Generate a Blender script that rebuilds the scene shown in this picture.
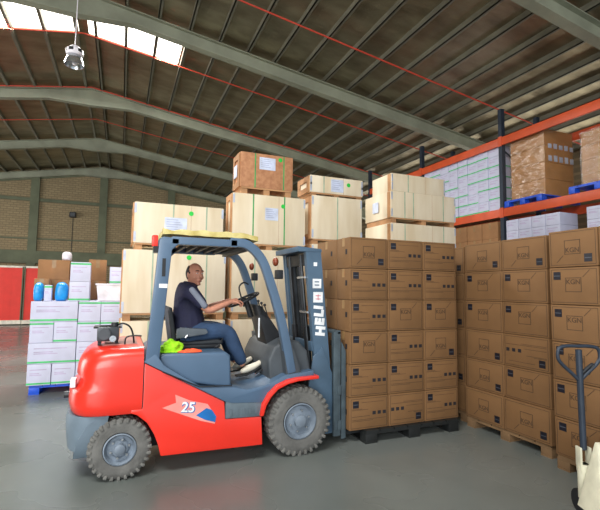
import bpy, bmesh, math, random
from mathutils import Vector, Matrix, noise
for o in list(bpy.data.objects): bpy.data.objects.remove(o)
SC = bpy.context.scene
COL = SC.collection
rnd = random.Random(7)
PI = math.pi

# ---------------------------------------------------------------- camera
YAW, PITCH, ROLL, FPX = .392, .080, .012, 430.0
R_ = Vector((math.cos(YAW), -math.sin(YAW), 0))
F0 = Vector((math.sin(YAW), math.cos(YAW), 0))
F_ = F0*math.cos(PITCH) + Vector((0, 0, math.sin(PITCH)))
U_ = R_.cross(F_)
cr, sr = math.cos(ROLL), math.sin(ROLL)
cR = R_*cr + U_*sr
cU = U_*cr - R_*sr
cam = bpy.data.cameras.new('camera'); camo = bpy.data.objects.new('camera', cam); COL.objects.link(camo)
camo.matrix_world = Matrix(((cR.x, cU.x, -F_.x, 0), (cR.y, cU.y, -F_.y, 0), (cR.z, cU.z, -F_.z, 1.6), (0, 0, 0, 1)))
cam.sensor_width = 36; cam.sensor_fit = 'HORIZONTAL'; cam.lens = FPX*36/600; cam.clip_end = 200
SC.camera = camo

# ---------------------------------------------------------------- light
w = bpy.data.worlds.new('daylight'); SC.world = w; w.use_nodes = True
bg = w.node_tree.nodes['Background']; bg.inputs[0].default_value = (.86, .93, 1.0, 1); bg.inputs[1].default_value = 1.05
def area(name, loc, target, sx, sy, power, col):
    l = bpy.data.lights.new(name, 'AREA'); l.shape = 'RECTANGLE'; l.size = sx; l.size_y = sy; l.energy = power; l.color = col
    o = bpy.data.objects.new(name, l); COL.objects.link(o); o.location = loc
    o.rotation_euler = (Vector(target)-Vector(loc)).to_track_quat('-Z', 'Y').to_euler(); return o
area('open_door_daylight', (-6.5, -6.6, 3.6), (.5, 8, 2.4), 8, 5, 850, (1, .98, .94))
area('far_left_fill', (-11.6, 14.0, 2.6), (0, 15.0, 1.5), 9, 5, 650, (1, .97, .93))  # added fill light that lifts the far end; no door is built here
area('front_overhead_fill', (-2.6, 1.0, 6.85), (-1.6, 2.4, 0), 5.5, 1.6, 640, (1, .98, .94))  # added overhead fill for crates and floor; the roof has no opening here
area('side_window_daylight', (11.2, 13.0, 4.0), (0, 13.0, 5.0), 14, 1.4, 130, (1, .95, .82))
area('skylight_daylight_left', (-2.1, 10, 7.0), (-2.1, 10, 0), 1.8, 1.0, 260, (1, .98, .93))
area('skylight_daylight_right', (.1, 10, 7.0), (.1, 10, 0), 1.8, 1.0, 260, (1, .98, .93))
vs = SC.view_settings
vs.view_transform = 'Standard'; vs.look = 'None'; vs.gamma = 1; vs.use_curve_mapping = False; vs.exposure = 0.4

# ---------------------------------------------------------------- materials
def lin(c):
    c = c/255
    return c/12.92 if c <= .04045 else ((c+.055)/1.055)**2.4
def rgb(r, g, b): return (lin(r), lin(g), lin(b), 1)
MATS = {}
def mat(name, col, rough=.6, metal=0, var=.12, scale=6, bump=0, bscale=40, spec=None, emit=None, coat=0, stretch=None, col2=None):
    if name in MATS: return MATS[name]
    m = bpy.data.materials.new(name); m.use_nodes = True; nt = m.node_tree; b = nt.nodes['Principled BSDF']
    b.inputs['Roughness'].default_value = rough; b.inputs['Metallic'].default_value = metal
    if spec is not None: b.inputs['Specular IOR Level'].default_value = spec
    if coat: b.inputs['Coat Weight'].default_value = coat; b.inputs['Coat Roughness'].default_value = .15
    tc = nt.nodes.new('ShaderNodeTexCoord'); mp = nt.nodes.new('ShaderNodeMapping')
    nt.links.new(tc.outputs['Object'], mp.inputs[0])
    if stretch: mp.inputs['Scale'].default_value = stretch
    n = nt.nodes.new('ShaderNodeTexNoise'); n.inputs['Scale'].default_value = scale; n.inputs['Detail'].default_value = 5
    nt.links.new(mp.outputs[0], n.inputs['Vector'])
    mx = nt.nodes.new('ShaderNodeMix'); mx.data_type = 'RGBA'
    c2 = col2 or tuple(max(0, c*(1-var*2)) for c in col[:3])+(1,)
    c1 = col if col2 else tuple(min(1, c*(1+var)) for c in col[:3])+(1,)
    mx.inputs[6].default_value = c1; mx.inputs[7].default_value = c2
    rp = nt.nodes.new('ShaderNodeMapRange'); rp.inputs[1].default_value = .35; rp.inputs[2].default_value = .7
    nt.links.new(n.outputs[0], rp.inputs[0]); nt.links.new(rp.outputs[0], mx.inputs[0]); nt.links.new(mx.outputs[2], b.inputs['Base Color'])
    if bump:
        n2 = nt.nodes.new('ShaderNodeTexNoise'); n2.inputs['Scale'].default_value = bscale; n2.inputs['Detail'].default_value = 4
        nt.links.new(mp.outputs[0], n2.inputs['Vector'])
        bp = nt.nodes.new('ShaderNodeBump'); bp.inputs['Strength'].default_value = bump; bp.inputs['Distance'].default_value = .02
        nt.links.new(n2.outputs[0], bp.inputs['Height']); nt.links.new(bp.outputs[0], b.inputs['Normal'])
    if emit:
        b.inputs['Emission Color'].default_value = emit[0]; b.inputs['Emission Strength'].default_value = emit[1]
    MATS[name] = m; return m

def nodes_of(m): return m.node_tree, m.node_tree.nodes['Principled BSDF']
# floor: worn sealed concrete
Mfloor = mat('concrete_floor', rgb(116, 122, 120), .28, 0, .1, .4, col2=rgb(88, 95, 92))
nt, b = nodes_of(Mfloor)
nz = nt.nodes.new('ShaderNodeTexNoise'); nz.inputs['Scale'].default_value = .9; nz.inputs['Detail'].default_value = 3
geo = nt.nodes.new('ShaderNodeNewGeometry'); nt.links.new(geo.outputs['Position'], nz.inputs['Vector'])
mr = nt.nodes.new('ShaderNodeMapRange'); mr.inputs[1].default_value = .3; mr.inputs[2].default_value = .7; mr.inputs[3].default_value = .2; mr.inputs[4].default_value = .36
nt.links.new(nz.outputs[0], mr.inputs[0]); nt.links.new(mr.outputs[0], b.inputs['Roughness'])
nb = nt.nodes.new('ShaderNodeBump'); nb.inputs['Strength'].default_value = .02; nt.links.new(nz.outputs[0], nb.inputs['Height']); nt.links.new(nb.outputs[0], b.inputs['Normal'])
# foil faced insulation under the roof sheets
Mfoil = mat('roof_foil', rgb(172, 162, 136), .4, .8, .1, 1.2, bump=1.0, bscale=2.6, stretch=(1, 2.2, 1), col2=rgb(130, 120, 98))
# brick
Mbrick = bpy.data.materials.new('brick_wall'); Mbrick.use_nodes = True; nt, b = nodes_of(Mbrick)
tc = nt.nodes.new('ShaderNodeTexCoord'); mp = nt.nodes.new('ShaderNodeMapping'); mp.inputs['Rotation'].default_value = (PI/2, 0, 0)
nt.links.new(tc.outputs['Object'], mp.inputs[0])
bt = nt.nodes.new('ShaderNodeTexBrick'); bt.inputs['Color1'].default_value = rgb(150, 134, 104); bt.inputs['Color2'].default_value = rgb(138, 122, 94); bt.inputs['Mortar'].default_value = rgb(122, 110, 86)
bt.inputs['Scale'].default_value = 1; bt.inputs['Brick Width'].default_value = .24; bt.inputs['Row Height'].default_value = .1; bt.inputs['Mortar Size'].default_value = .015
nt.links.new(mp.outputs[0], bt.inputs['Vector']); nt.links.new(bt.outputs[0], b.inputs['Base Color']); b.inputs['Roughness'].default_value = .9
Msteel = mat('grey_green_steel', rgb(148, 152, 134), .5, .1, .1, 2)
Mpurlin = mat('galvanised_purlin', rgb(122, 120, 106), .5, .3, .1, 3)
Mbeamdark = mat('dark_green_grey_beam', rgb(98, 104, 84), .8, 0, .1, 2)
Mredpipe = mat('red_pipe', rgb(205, 70, 50), .5, 0, .05)
Msky = mat('translucent_roof_sheet', rgb(240, 235, 220), .5, emit=((1, .94, .84, 1), 4))
Morange = mat('orange_rack_paint', rgb(208, 84, 44), .45, 0, .08, 3)
Mpost = mat('blue_black_rack_post', rgb(42, 52, 66), .5, .2, .1)
Mcard = mat('brown_cardboard', rgb(120, 87, 53), .8, 0, .07, 3, bump=.05, bscale=60)
Mcard2 = mat('brown_cardboard_plain', rgb(152, 110, 72), .8, 0, .08, 4)
Mcardw = mat('golden_cardboard', rgb(188, 136, 82), .7, 0, .08, 4)
Mprint = mat('faded_brown_print', rgb(78, 56, 36), .8)
Mprintd = mat('black_print', rgb(30, 28, 34), .7)
Mstick = mat('dark_sticker', rgb(24, 25, 36), .45)
Mstickb = mat('sticker_bar', rgb(82, 86, 96), .5)
Mtape = mat('tan_tape', rgb(150, 118, 78), .4)
Mply = mat('pale_plywood', rgb(232, 220, 196), .7, 0, .05, 2.2, stretch=(2, 1, .35), col2=rgb(214, 196, 164))
Mwood = mat('batten_wood', rgb(186, 140, 98), .75, 0, .12, 5, stretch=(.3, 1, 1))
Mwoodpal = mat('pallet_wood', rgb(116, 90, 62), .8, 0, .15, 5)
Mosb = mat('brown_board', rgb(190, 138, 100), .75, 0, .1, 14, col2=rgb(164, 112, 78))
Mgreenstrap = mat('green_strap', rgb(70, 160, 90), .4)
Mgreystrap = mat('pale_green_strap', rgb(165, 185, 160), .4)
Mlab = mat('white_blue_label', rgb(205, 214, 236), .5)
Mlabtext = mat('label_ink', rgb(160, 168, 200), .6)
Mgreen = mat('green_sticker', rgb(40, 200, 70), .5)
Mbracket = mat('bluish_metal_corner', rgb(196, 204, 220), .35, .4)
Mwhitebox = mat('white_carton', rgb(200, 203, 226), .55, 0, .04, 5)
Mgreenline = mat('green_carton_stripe', rgb(70, 190, 110), .5)
Mpinkline = mat('pink_carton_print', rgb(186, 172, 206), .6)
Mbluepl = mat('blue_plastic', rgb(24, 84, 214), .4)
Mbluebag = mat('blue_film_bag', rgb(30, 150, 226), .3, bump=.4, bscale=12)
Mwhitepl = mat('white_plastic', rgb(232, 228, 236), .4)
Mblackpl = mat('black_plastic', rgb(30, 33, 34), .5)
Mredtarp = mat('red_tarpaulin', rgb(222, 52, 42), .6, 0, .06, 2, bump=.3, bscale=4)
Mwhitepipe = mat('white_pipe', rgb(220, 214, 200), .5)
Mred = mat('forklift_red', rgb(226, 46, 30), .32, 0, .03, 3, coat=.4)
Mblue = mat('forklift_blue_grey', rgb(76, 100, 126), .42, 0, .05, 3, coat=.2)
Mbluedk = mat('mast_blue_grey', rgb(74, 98, 120), .45, .1, .1, 4)
Mcwlow = mat('counterweight_grey', rgb(106, 122, 136), .55, 0, .08)
Mstep = mat('rubber_step', rgb(88, 102, 112), .7, 0, .12, 8)
Mdark = mat('black_painted_metal', rgb(34, 36, 40), .5, .2)
Mgrime = mat('greasy_steel', rgb(66, 70, 74), .4, .6, .2)
Mscuff = mat('scuffed_carriage_paint', rgb(70, 84, 92), .55, .1, .15, 12)
Mrubber = mat('dusty_tyre_rubber', rgb(100, 100, 98), .85, 0, .14, 9, bump=.3, bscale=30)
Mtread = mat('pale_dusty_tread', rgb(106, 106, 103), .9, 0, .14, 9)
Mrim = mat('grey_blue_rim', rgb(116, 128, 142), .5, .1, .12, 8)
Mchrome = mat('bright_steel', rgb(200, 205, 210), .25, .9)
Mseat = mat('dark_vinyl', rgb(34, 38, 43), .5)
Mseatg = mat('grey_vinyl', rgb(88, 96, 104), .5)
Mcowl = mat('grey_cowl', rgb(66, 72, 78), .6)
Myellow = mat('stained_yellow_sheet', rgb(212, 200, 140), .8, 0, .15, 9, bump=.4, bscale=20, col2=rgb(176, 158, 90))
Mhivis = mat('fluorescent_green_cloth', rgb(170, 245, 30), .8, bump=.5, bscale=20)
Mhiorange = mat('orange_cloth', rgb(240, 90, 50), .8, bump=.5, bscale=20)
Mdecal = mat('pale_pink_white_decal', rgb(240, 150, 142), .4)
Mdecalb = mat('blue_decal', rgb(24, 104, 176), .4)
Mwhite = mat('white_decal', rgb(232, 236, 240), .4)
Mpinkred = mat('red_decal', rgb(214, 96, 110), .4)
Mredlamp = mat('red_lens', rgb(226, 50, 36), .25)
Mamber = mat('amber_brown_lens', rgb(124, 58, 34), .25)
Mskin = mat('skin', rgb(196, 136, 112), .55, 0, .05, 20)
Mhair = mat('dark_hair', rgb(38, 28, 26), .7)
Mnavy = mat('navy_knit', rgb(30, 32, 62), .8, bump=.3, bscale=25)
Mgreycloth = mat('grey_cloth', rgb(124, 130, 146), .8)
Mjeans = mat('blue_denim', rgb(42, 66, 98), .85, 0, .1, 12, bump=.3, bscale=25)
Mshoe = mat('cream_shoe', rgb(206, 200, 184), .6)
Mcream = mat('worn_cream_paint', rgb(206, 204, 182), .5, 0, .12, 6)
Meye = mat('eye_white', rgb(220, 215, 210), .3); Mpupil = mat('eye_dark', rgb(24, 18, 16), .3)
Mlip = mat('lip', rgb(150, 86, 78), .5)
# shrink film: clear, glossy, slightly milky
Mfilm = bpy.data.materials.new('clear_stretch_film'); Mfilm.use_nodes = True; nt, b = nodes_of(Mfilm)
out = nt.nodes['Material Output']; tr = nt.nodes.new('ShaderNodeBsdfTransparent'); gl = nt.nodes.new('ShaderNodeBsdfGlossy'); gl.inputs['Roughness'].default_value = .22
ms = nt.nodes.new('ShaderNodeMixShader'); ms.inputs[0].default_value = .2
nz = nt.nodes.new('ShaderNodeTexNoise'); nz.inputs['Scale'].default_value = 5; nz.inputs['Detail'].default_value = 6
tc = nt.nodes.new('ShaderNodeTexCoord'); mp = nt.nodes.new('ShaderNodeMapping'); mp.inputs['Scale'].default_value = (1, 1, 3.5)
nt.links.new(tc.outputs['Object'], mp.inputs[0]); nt.links.new(mp.outputs[0], nz.inputs['Vector'])
bp = nt.nodes.new('ShaderNodeBump'); bp.inputs['Strength'].default_value = .9; bp.inputs['Distance'].default_value = .05
nt.links.new(nz.outputs[0], bp.inputs['Height']); nt.links.new(bp.outputs[0], gl.inputs['Normal'])
nt.links.new(tr.outputs[0], ms.inputs[1]); nt.links.new(gl.outputs[0], ms.inputs[2]); nt.links.new(ms.outputs[0], out.inputs['Surface'])

# ---------------------------------------------------------------- helpers
class MB:
    def __init__(s): s.bm = bmesh.new()
    def _add(s, verts, faces):
        vs = [s.bm.verts.new(v) for v in verts]
        for f in faces:
            try: s.bm.faces.new([vs[i] for i in f])
            except ValueError: pass
        return vs
    def box(s, x0, x1, y0, y1, z0, z1, M=None):
        v = [Vector(p) for p in ((x0,y0,z0),(x1,y0,z0),(x1,y1,z0),(x0,y1,z0),(x0,y0,z1),(x1,y0,z1),(x1,y1,z1),(x0,y1,z1))]
        if M: v = [M@p for p in v]
        s._add(v, [(3,2,1,0),(4,5,6,7),(0,1,5,4),(1,2,6,5),(2,3,7,6),(3,0,4,7)]); return s
    def prism(s, pts, y0, y1):      # outline in x-z, pushed along y
        n = len(pts)
        a = sum(pts[i][0]*pts[(i+1) % n][1]-pts[(i+1) % n][0]*pts[i][1] for i in range(n))
        if a < 0: pts = pts[::-1]
        v = [(x, y0, z) for x, z in pts]+[(x, y1, z) for x, z in pts]
        s._add(v, [tuple(range(n)), tuple(range(2*n-1, n-1, -1))]+[(i, i+n, (i+1) % n+n, (i+1) % n) for i in range(n)]); return s
    def tube(s, pts, r, n=10, closed=False, flat=1.0):
        pts = [Vector(p) for p in pts]; m = len(pts); rings = []
        rr = r if isinstance(r, (list, tuple)) else [r]*m
        up = None
        for i, p in enumerate(pts):
            if closed: t = (pts[(i+1) % m]-pts[i-1]).normalized()
            else: t = (pts[min(i+1, m-1)]-pts[max(i-1, 0)]).normalized()
            if up is None:
                up = Vector((0, 0, 1)) if abs(t.z) < .9 else Vector((0, 1, 0))
            a = t.cross(up).normalized(); bb = a.cross(t).normalized(); up = bb
            rings.append([p+a*math.cos(k*2*PI/n)*rr[i]+bb*math.sin(k*2*PI/n)*rr[i]*flat for k in range(n)])
        v = [q for rg in rings for q in rg]; f = []
        for i in range(m if closed else m-1):
            j = (i+1) % m
            for k in range(n): f.append((i*n+k, i*n+(k+1) % n, j*n+(k+1) % n, j*n+k))
        if not closed: f += [tuple(range(n-1, -1, -1)), tuple((m-1)*n+k for k in range(n))]
        s._add(v, f); return s
    def cyl(s, a, b, r, n=16, r2=None): return s.tube([a, b], [r, r if r2 is None else r2], n)
    def lathe(s, prof, c, axis='y', n=40, a0=0):     # prof: (radius, offset along axis)
        v = []; f = []; m = len(prof)
        for k in range(n):
            t = k*2*PI/n+a0
            for r, h in prof:
                if axis == 'y': v.append((c[0]+r*math.cos(t), c[1]+h, c[2]+r*math.sin(t)))
                else: v.append((c[0]+r*math.cos(t), c[1]+r*math.sin(t), c[2]+h))
        for k in range(n):
            k2 = (k+1) % n
            for i in range(m-1): f.append((k*m+i, k2*m+i, k2*m+i+1, k*m+i+1))
        s._add(v, f); return s
    def loft(s, rings):
        n = len(rings[0]); v = [p for r in rings for p in r]; f = []
        for i in range(len(rings)-1):
            for k in range(n): f.append((i*n+k, i*n+(k+1) % n, (i+1)*n+(k+1) % n, (i+1)*n+k))
        f += [tuple(range(n-1, -1, -1)), tuple((len(rings)-1)*n+k for k in range(n))]
        s._add(v, f); return s
    def ball(s, c, rx, ry=None, rz=None, seg=20, fn=None):
        ry = ry or rx; rz = rz or rx; c = Vector(c); v = []; f = []; m = seg//2
        for i in range(m+1):
            ph = PI*i/m
            for k in range(seg):
                th = 2*PI*k/seg; p = Vector((math.sin(ph)*math.cos(th)*rx, math.sin(ph)*math.sin(th)*ry, math.cos(ph)*rz))
                if fn: p = fn(p)
                v.append(c+p)
        for i in range(m):
            for k in range(seg): f.append((i*seg+k, (i+1)*seg+k, (i+1)*seg+(k+1) % seg, i*seg+(k+1) % seg))
        s._add(v, f); return s
    def mesh(s, name, m, bevel=0, smooth=None, segs=2):
        bmesh.ops.remove_doubles(s.bm, verts=s.bm.verts, dist=1e-6)
        if bevel:
            es = [e for e in s.bm.edges if len(e.link_faces) == 2 and e.calc_face_angle(0) > .5]
            bmesh.ops.bevel(s.bm, geom=es, offset=bevel, segments=segs, affect='EDGES', profile=.6, clamp_overlap=True)
        bmesh.ops.recalc_face_normals(s.bm, faces=s.bm.faces)
        me = bpy.data.meshes.new(name); s.bm.to_mesh(me); s.bm.free()
        me.materials.append(m)
        if smooth is None: smooth = bool(bevel)
        if smooth:
            me.polygons.foreach_set('use_smooth', [True]*len(me.polygons))
            me.set_sharp_from_angle(angle=math.radians(40))
        return me
    def build(s, name, m, parent=None, bevel=0, smooth=None, kind=None, loc=None, segs=2):
        o = bpy.data.objects.new(name, s.mesh(name, m, bevel, smooth, segs)); COL.objects.link(o)
        if parent is not None:
            o.parent = parent
            if loc is None:
                r = parent
                off = Vector((0, 0, 0))
                while r is not None: off += r.location; r = r.parent
                o.location = -off
        if loc is not None: o.location = loc
        if kind: o['kind'] = kind
        return o
def tag(o, label, cat, group=None, kind=None):
    o['label'] = label; o['category'] = cat
    if group: o['group'] = group
    if kind: o['kind'] = kind
    return o
def root(name, loc, label, cat, group=None, rz=0):
    o = bpy.data.objects.new(name, None); COL.objects.link(o); o.location = loc; o.rotation_euler.z = rz; o.empty_display_size = .1
    return tag(o, label, cat, group)
def dup(o, loc, rz=0, label=None, group=None, first=[None]):
    c = o.copy(); COL.objects.link(c); c.location = loc; c.rotation_euler.z = rz
    if label: c['label'] = label
    if group: c['group'] = group
    for ch in o.children:
        d = ch.copy(); COL.objects.link(d); d.parent = c
        for g in ch.children:
            e = g.copy(); COL.objects.link(e); e.parent = d
    return c
def text_mesh(txt, size, m, depth=.0015, name='lettering', bold=0):
    cu = bpy.data.curves.new('t', 'FONT'); cu.body = txt; cu.size = size; cu.extrude = depth; cu.align_x = 'CENTER'; cu.align_y = 'CENTER'; cu.offset = bold
    t = bpy.data.objects.new('t', cu); COL.objects.link(t)
    dg = bpy.context.evaluated_depsgraph_get(); me = bpy.data.meshes.new_from_object(t.evaluated_get(dg))
    bpy.data.objects.remove(t); me.name = name; me.materials.clear(); me.materials.append(m); return me

# ================================================================ STRUCTURE
RX, RZ, S = -1.02, 7.26, .152
def rz(x): return RZ - (S if x > RX else .176)*abs(x-RX)
XL, XR, YB, YF = -12.0, 11.4, 22.26, -7.0
MB().box(XL-.2, XR+.2, YF, YB+.3, -.2, 0).build('floor', Mfloor, kind='structure')
# roof: two sheets of foil faced insulation resting on purlins
PH = .12
m = MB()
for xa, xb in ((XL-.2, RX), (RX, XR+.2)):
    nx = 24; ys = [YF, 9.45, 10.55, YB+.3]
    a, bq = rz(xa)+PH, rz(xb)+PH
    left = xb == RX
    hole = (-3.9, RX-.1) if left else (RX+.1, 1.05)
    xs = [xa, hole[0], hole[1], xb]
    for i in range(3):
        for j in range(3):
            if i == 1 and j == 1: continue
            x0, x1, y0, y1 = xs[i], xs[i+1], ys[j], ys[j+1]
            z0, z1 = rz(x0)+PH, rz(x1)+PH
            m._add([(x0,y0,z0),(x1,y0,z1),(x1,y1,z1),(x0,y1,z0),(x0,y0,z0+.06),(x1,y0,z1+.06),(x1,y1,z1+.06),(x0,y1,z0+.06)],
                   [(3,2,1,0),(4,5,6,7),(0,1,5,4),(1,2,6,5),(2,3,7,6),(3,0,4,7)])
ceiling = m.build('ceiling', Mfoil, kind='structure')
for k, (x0, x1) in enumerate(((-3.9, RX-.1), (RX+.1, 1.05))):
    m = MB(); z0, z1 = rz(x0)+PH+.02, rz(x1)+PH+.02
    m._add([(x0,9.45,z0),(x1,9.45,z1),(x1,10.55,z1),(x0,10.55,z0),(x0,9.45,z0+.01),(x1,9.45,z1+.01),(x1,10.55,z1+.01),(x0,10.55,z0+.01)],
           [(3,2,1,0),(4,5,6,7),(0,1,5,4),(1,2,6,5),(2,3,7,6),(3,0,4,7)])
    m.build('window_%d' % (k+1), Msky, kind='structure')
def purlin(x, side=1):
    m = MB(); z = rz(x)
    for q in (0, 1):
        pass
    m.box(x-.012, x+.012, YF, YB, z+.0, z+PH); m.box(x-.012, x+.05*side, YF, YB, z, z+.012)
    m.build('purlin', Mpurlin, ceiling)
for k in range(20):
    x = RX+.25+.622*k
    if x < XR: purlin(x, 1)
    x = RX-.12-.622*k
    if x > XL: purlin(x, -1)
# rafters: tapered portal frames with a deeper haunch at the ridge
def rafter(y, n):
    m = MB(); t = .006; wf = .09; D = .29
    for sgn in (-1, 1):
        xe = XR if sgn > 0 else XL
        def P(x, d): return (x, rz(x)-d)
        web = [P(RX, .02), P(xe, .02), P(xe, D+.22), P(xe-sgn*1.6, D), P(RX+sgn*1.05, D-.02), P(RX, D+.19)]
        m.prism(web, y-t, y+t)
        top = [P(RX, 0), P(xe, 0), P(xe, .02), P(RX, .02)]; m.prism(top, y-wf, y+wf)
        lo = [web[5], web[4], web[3], web[2]]
        for a, bb in zip(lo[:-1], lo[1:]):
            m.prism([a, bb, (bb[0], bb[1]-.02), (a[0], a[1]-.02)], y-wf, y+wf)
    m.build('trim_%d' % n, Msteel, kind='structure')
for n, y in enumerate((-4.5, -.04, 4.42, 8.88, 13.34, 17.8, 22.12)): rafter(y, n+1)
# walls
pts = [(XL, 0), (XR, 0), (XR, rz(XR)+PH), (RX, RZ+PH), (XL, rz(XL)+PH)]
MB().prism(pts, YB, YB+.2).build('wall_back', Mbrick, kind='structure')
MB().box(XR, XR+.2, YF, YB+.2, 0, rz(XR)+PH).build('wall_right', Mbrick, kind='structure')
MB().box(XL-.2, XL, YF, YB+.2, 0, rz(XL)+PH).build('wall_left', Mbrick, kind='structure')
n = 8
for x in (-9.6, -6.7, -3.75, -.95, 2.15, 5.1, 8.0):
    MB().box(x-.17, x+.17, YB-.14, YB, 0, rz(x)-.05).build('trim_%d' % n, Mbeamdark, kind='structure'); n += 1
for z0, z1, d in ((2.62, 3.18, .16), (5.42, 5.56, .08), (3.7, 3.76, .05)):
    MB().box(XL, XR, YB-d, YB, z0, z1).build('trim_%d' % n, Mbeamdark, kind='structure'); n += 1
MB().prism([(XL, rz(XL)-.35), (RX, RZ-.35), (XR, rz(XR)-.35), (XR, rz(XR)-.02), (RX, RZ-.02), (XL, rz(XL)-.02)], YB-.06, YB).build('trim_%d' % n, Mbeamdark, kind='structure')
# red fire/air pipes under the roof
for y, r, dz, lab in ((7.2, .016, .06, 'thin red pipe running under the roof nearest the camera'),
                      (10.34, .016, .0, 'thin red pipe running along the edge of the skylights'),
                      (13.22, .018, -.03, 'thin red pipe clipped along the third rafter top'),
                      (15.6, .013, .02, 'faint red pipe furthest back under the roof')):
    p = [(x, y, rz(x)-dz-.02) for x in (XL, RX, XR)]
    tag(MB().tube(p, r, 8).build('roof_pipe', Mredpipe, smooth=True), lab, 'pipe', 'red pipes under the roof')
# high bay lamp
lp = root('high_bay_lamp', (-.9, 8.0, 5.36), 'white and glass high bay lamp hanging on a long cable below the ridge', 'lamp')
MB().cyl((-.9, 8, 5.68), (-.9, 8, 7.36), .008, 6).build('cable', Mwhitepl, lp)
MB().lathe([(0, .34), (.07, .33), (.09, .30), (.13, .27), (.14, .2), (.12, .17), (0, .16)], (-.9, 8, 5.36), 'z', 24).build('housing', Mwhitepl, lp, smooth=True)
for k in range(6):
    m = MB(); a = k*PI/3+.2; m.box(-.035, .035, -.006, .006, -.025, .025, Matrix.Translation((-.9+.136*math.cos(a), 8+.136*math.sin(a), 5.595))@Matrix.Rotation(a+PI/2, 4, 'Z'))
    m.build('vent', Mdark, lp)
MB().lathe([(.09, .17), (.12, .13), (.15, .04), (.155, 0), (.145, 0), (.11, .12), (.08, .165)], (-.9, 8, 5.36), 'z', 28).build('lamp_shade', Mchrome, lp, smooth=True)
MB().ball((-.9, 8, 5.44), .05, .05, .08).build('bulb', Mwhitepl, lp, smooth=True)
# wall unit on the far wall
wu = root('wall_speaker', (-2.2, YB-.1, 4.8), 'small dark box unit mounted high on the far brick wall', 'speaker')
MB().box(-2.33, -2.07, YB-.3, YB, 4.78, 5.02).build('housing', Mdark, wu, bevel=.02)
MB().box(-2.29, -2.11, YB-.31, YB-.3, 4.83, 4.97).build('grille', Mcowl, wu)
MB().cyl((-2.2, YB-.02, 4.78), (-2.2, YB-.02, 3.2), .012, 6).build('cable', Mdark, wu)

# red barrier at the far end
for i, (x0, x1) in enumerate(((-6.2, -3.78), (-3.76, -1.6))):
    rt = root('barrier_panel', ((x0+x1)/2, 21.0, 0), ['red tarpaulin barrier panel at the left frame edge by the far wall', 'red tarpaulin barrier panel behind the white cartons by the far wall'][i], 'barrier', 'red barrier panels')
    m = MB(); nx = 14
    for k in range(nx):
        xa, xb = x0+.05+(x1-x0-.1)*k/nx, x0+.05+(x1-x0-.1)*(k+1)/nx
        ya, yb = 21+.006*math.sin(k*1.7), 21+.006*math.sin((k+1)*1.7)
        m._add([(xa,ya,.2),(xb,yb,.2),(xb,yb,2.36),(xa,ya,2.36),(xa,ya+.01,.2),(xb,yb+.01,.2),(xb,yb+.01,2.36),(xa,ya+.01,2.36)], [(3,2,1,0),(4,5,6,7),(0,1,5,4),(1,2,6,5),(2,3,7,6),(3,0,4,7)])
    m.build('banner', Mredtarp, rt, smooth=True)
    m = MB(); m.box(x0, x1, 20.96, 21.04, .04, .2); m.build('bottom_rail', Mwhitepipe, rt)
    MB().box(x0, x1, 20.97, 21.03, 2.36, 2.44).build('top_rail', Mwhitepipe, rt)
    for x in (x0+.03, x1-.03): MB().box(x-.02, x+.02, 20.97, 21.03, 0, 2.42).build('post', Mbeamdark, rt)

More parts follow.
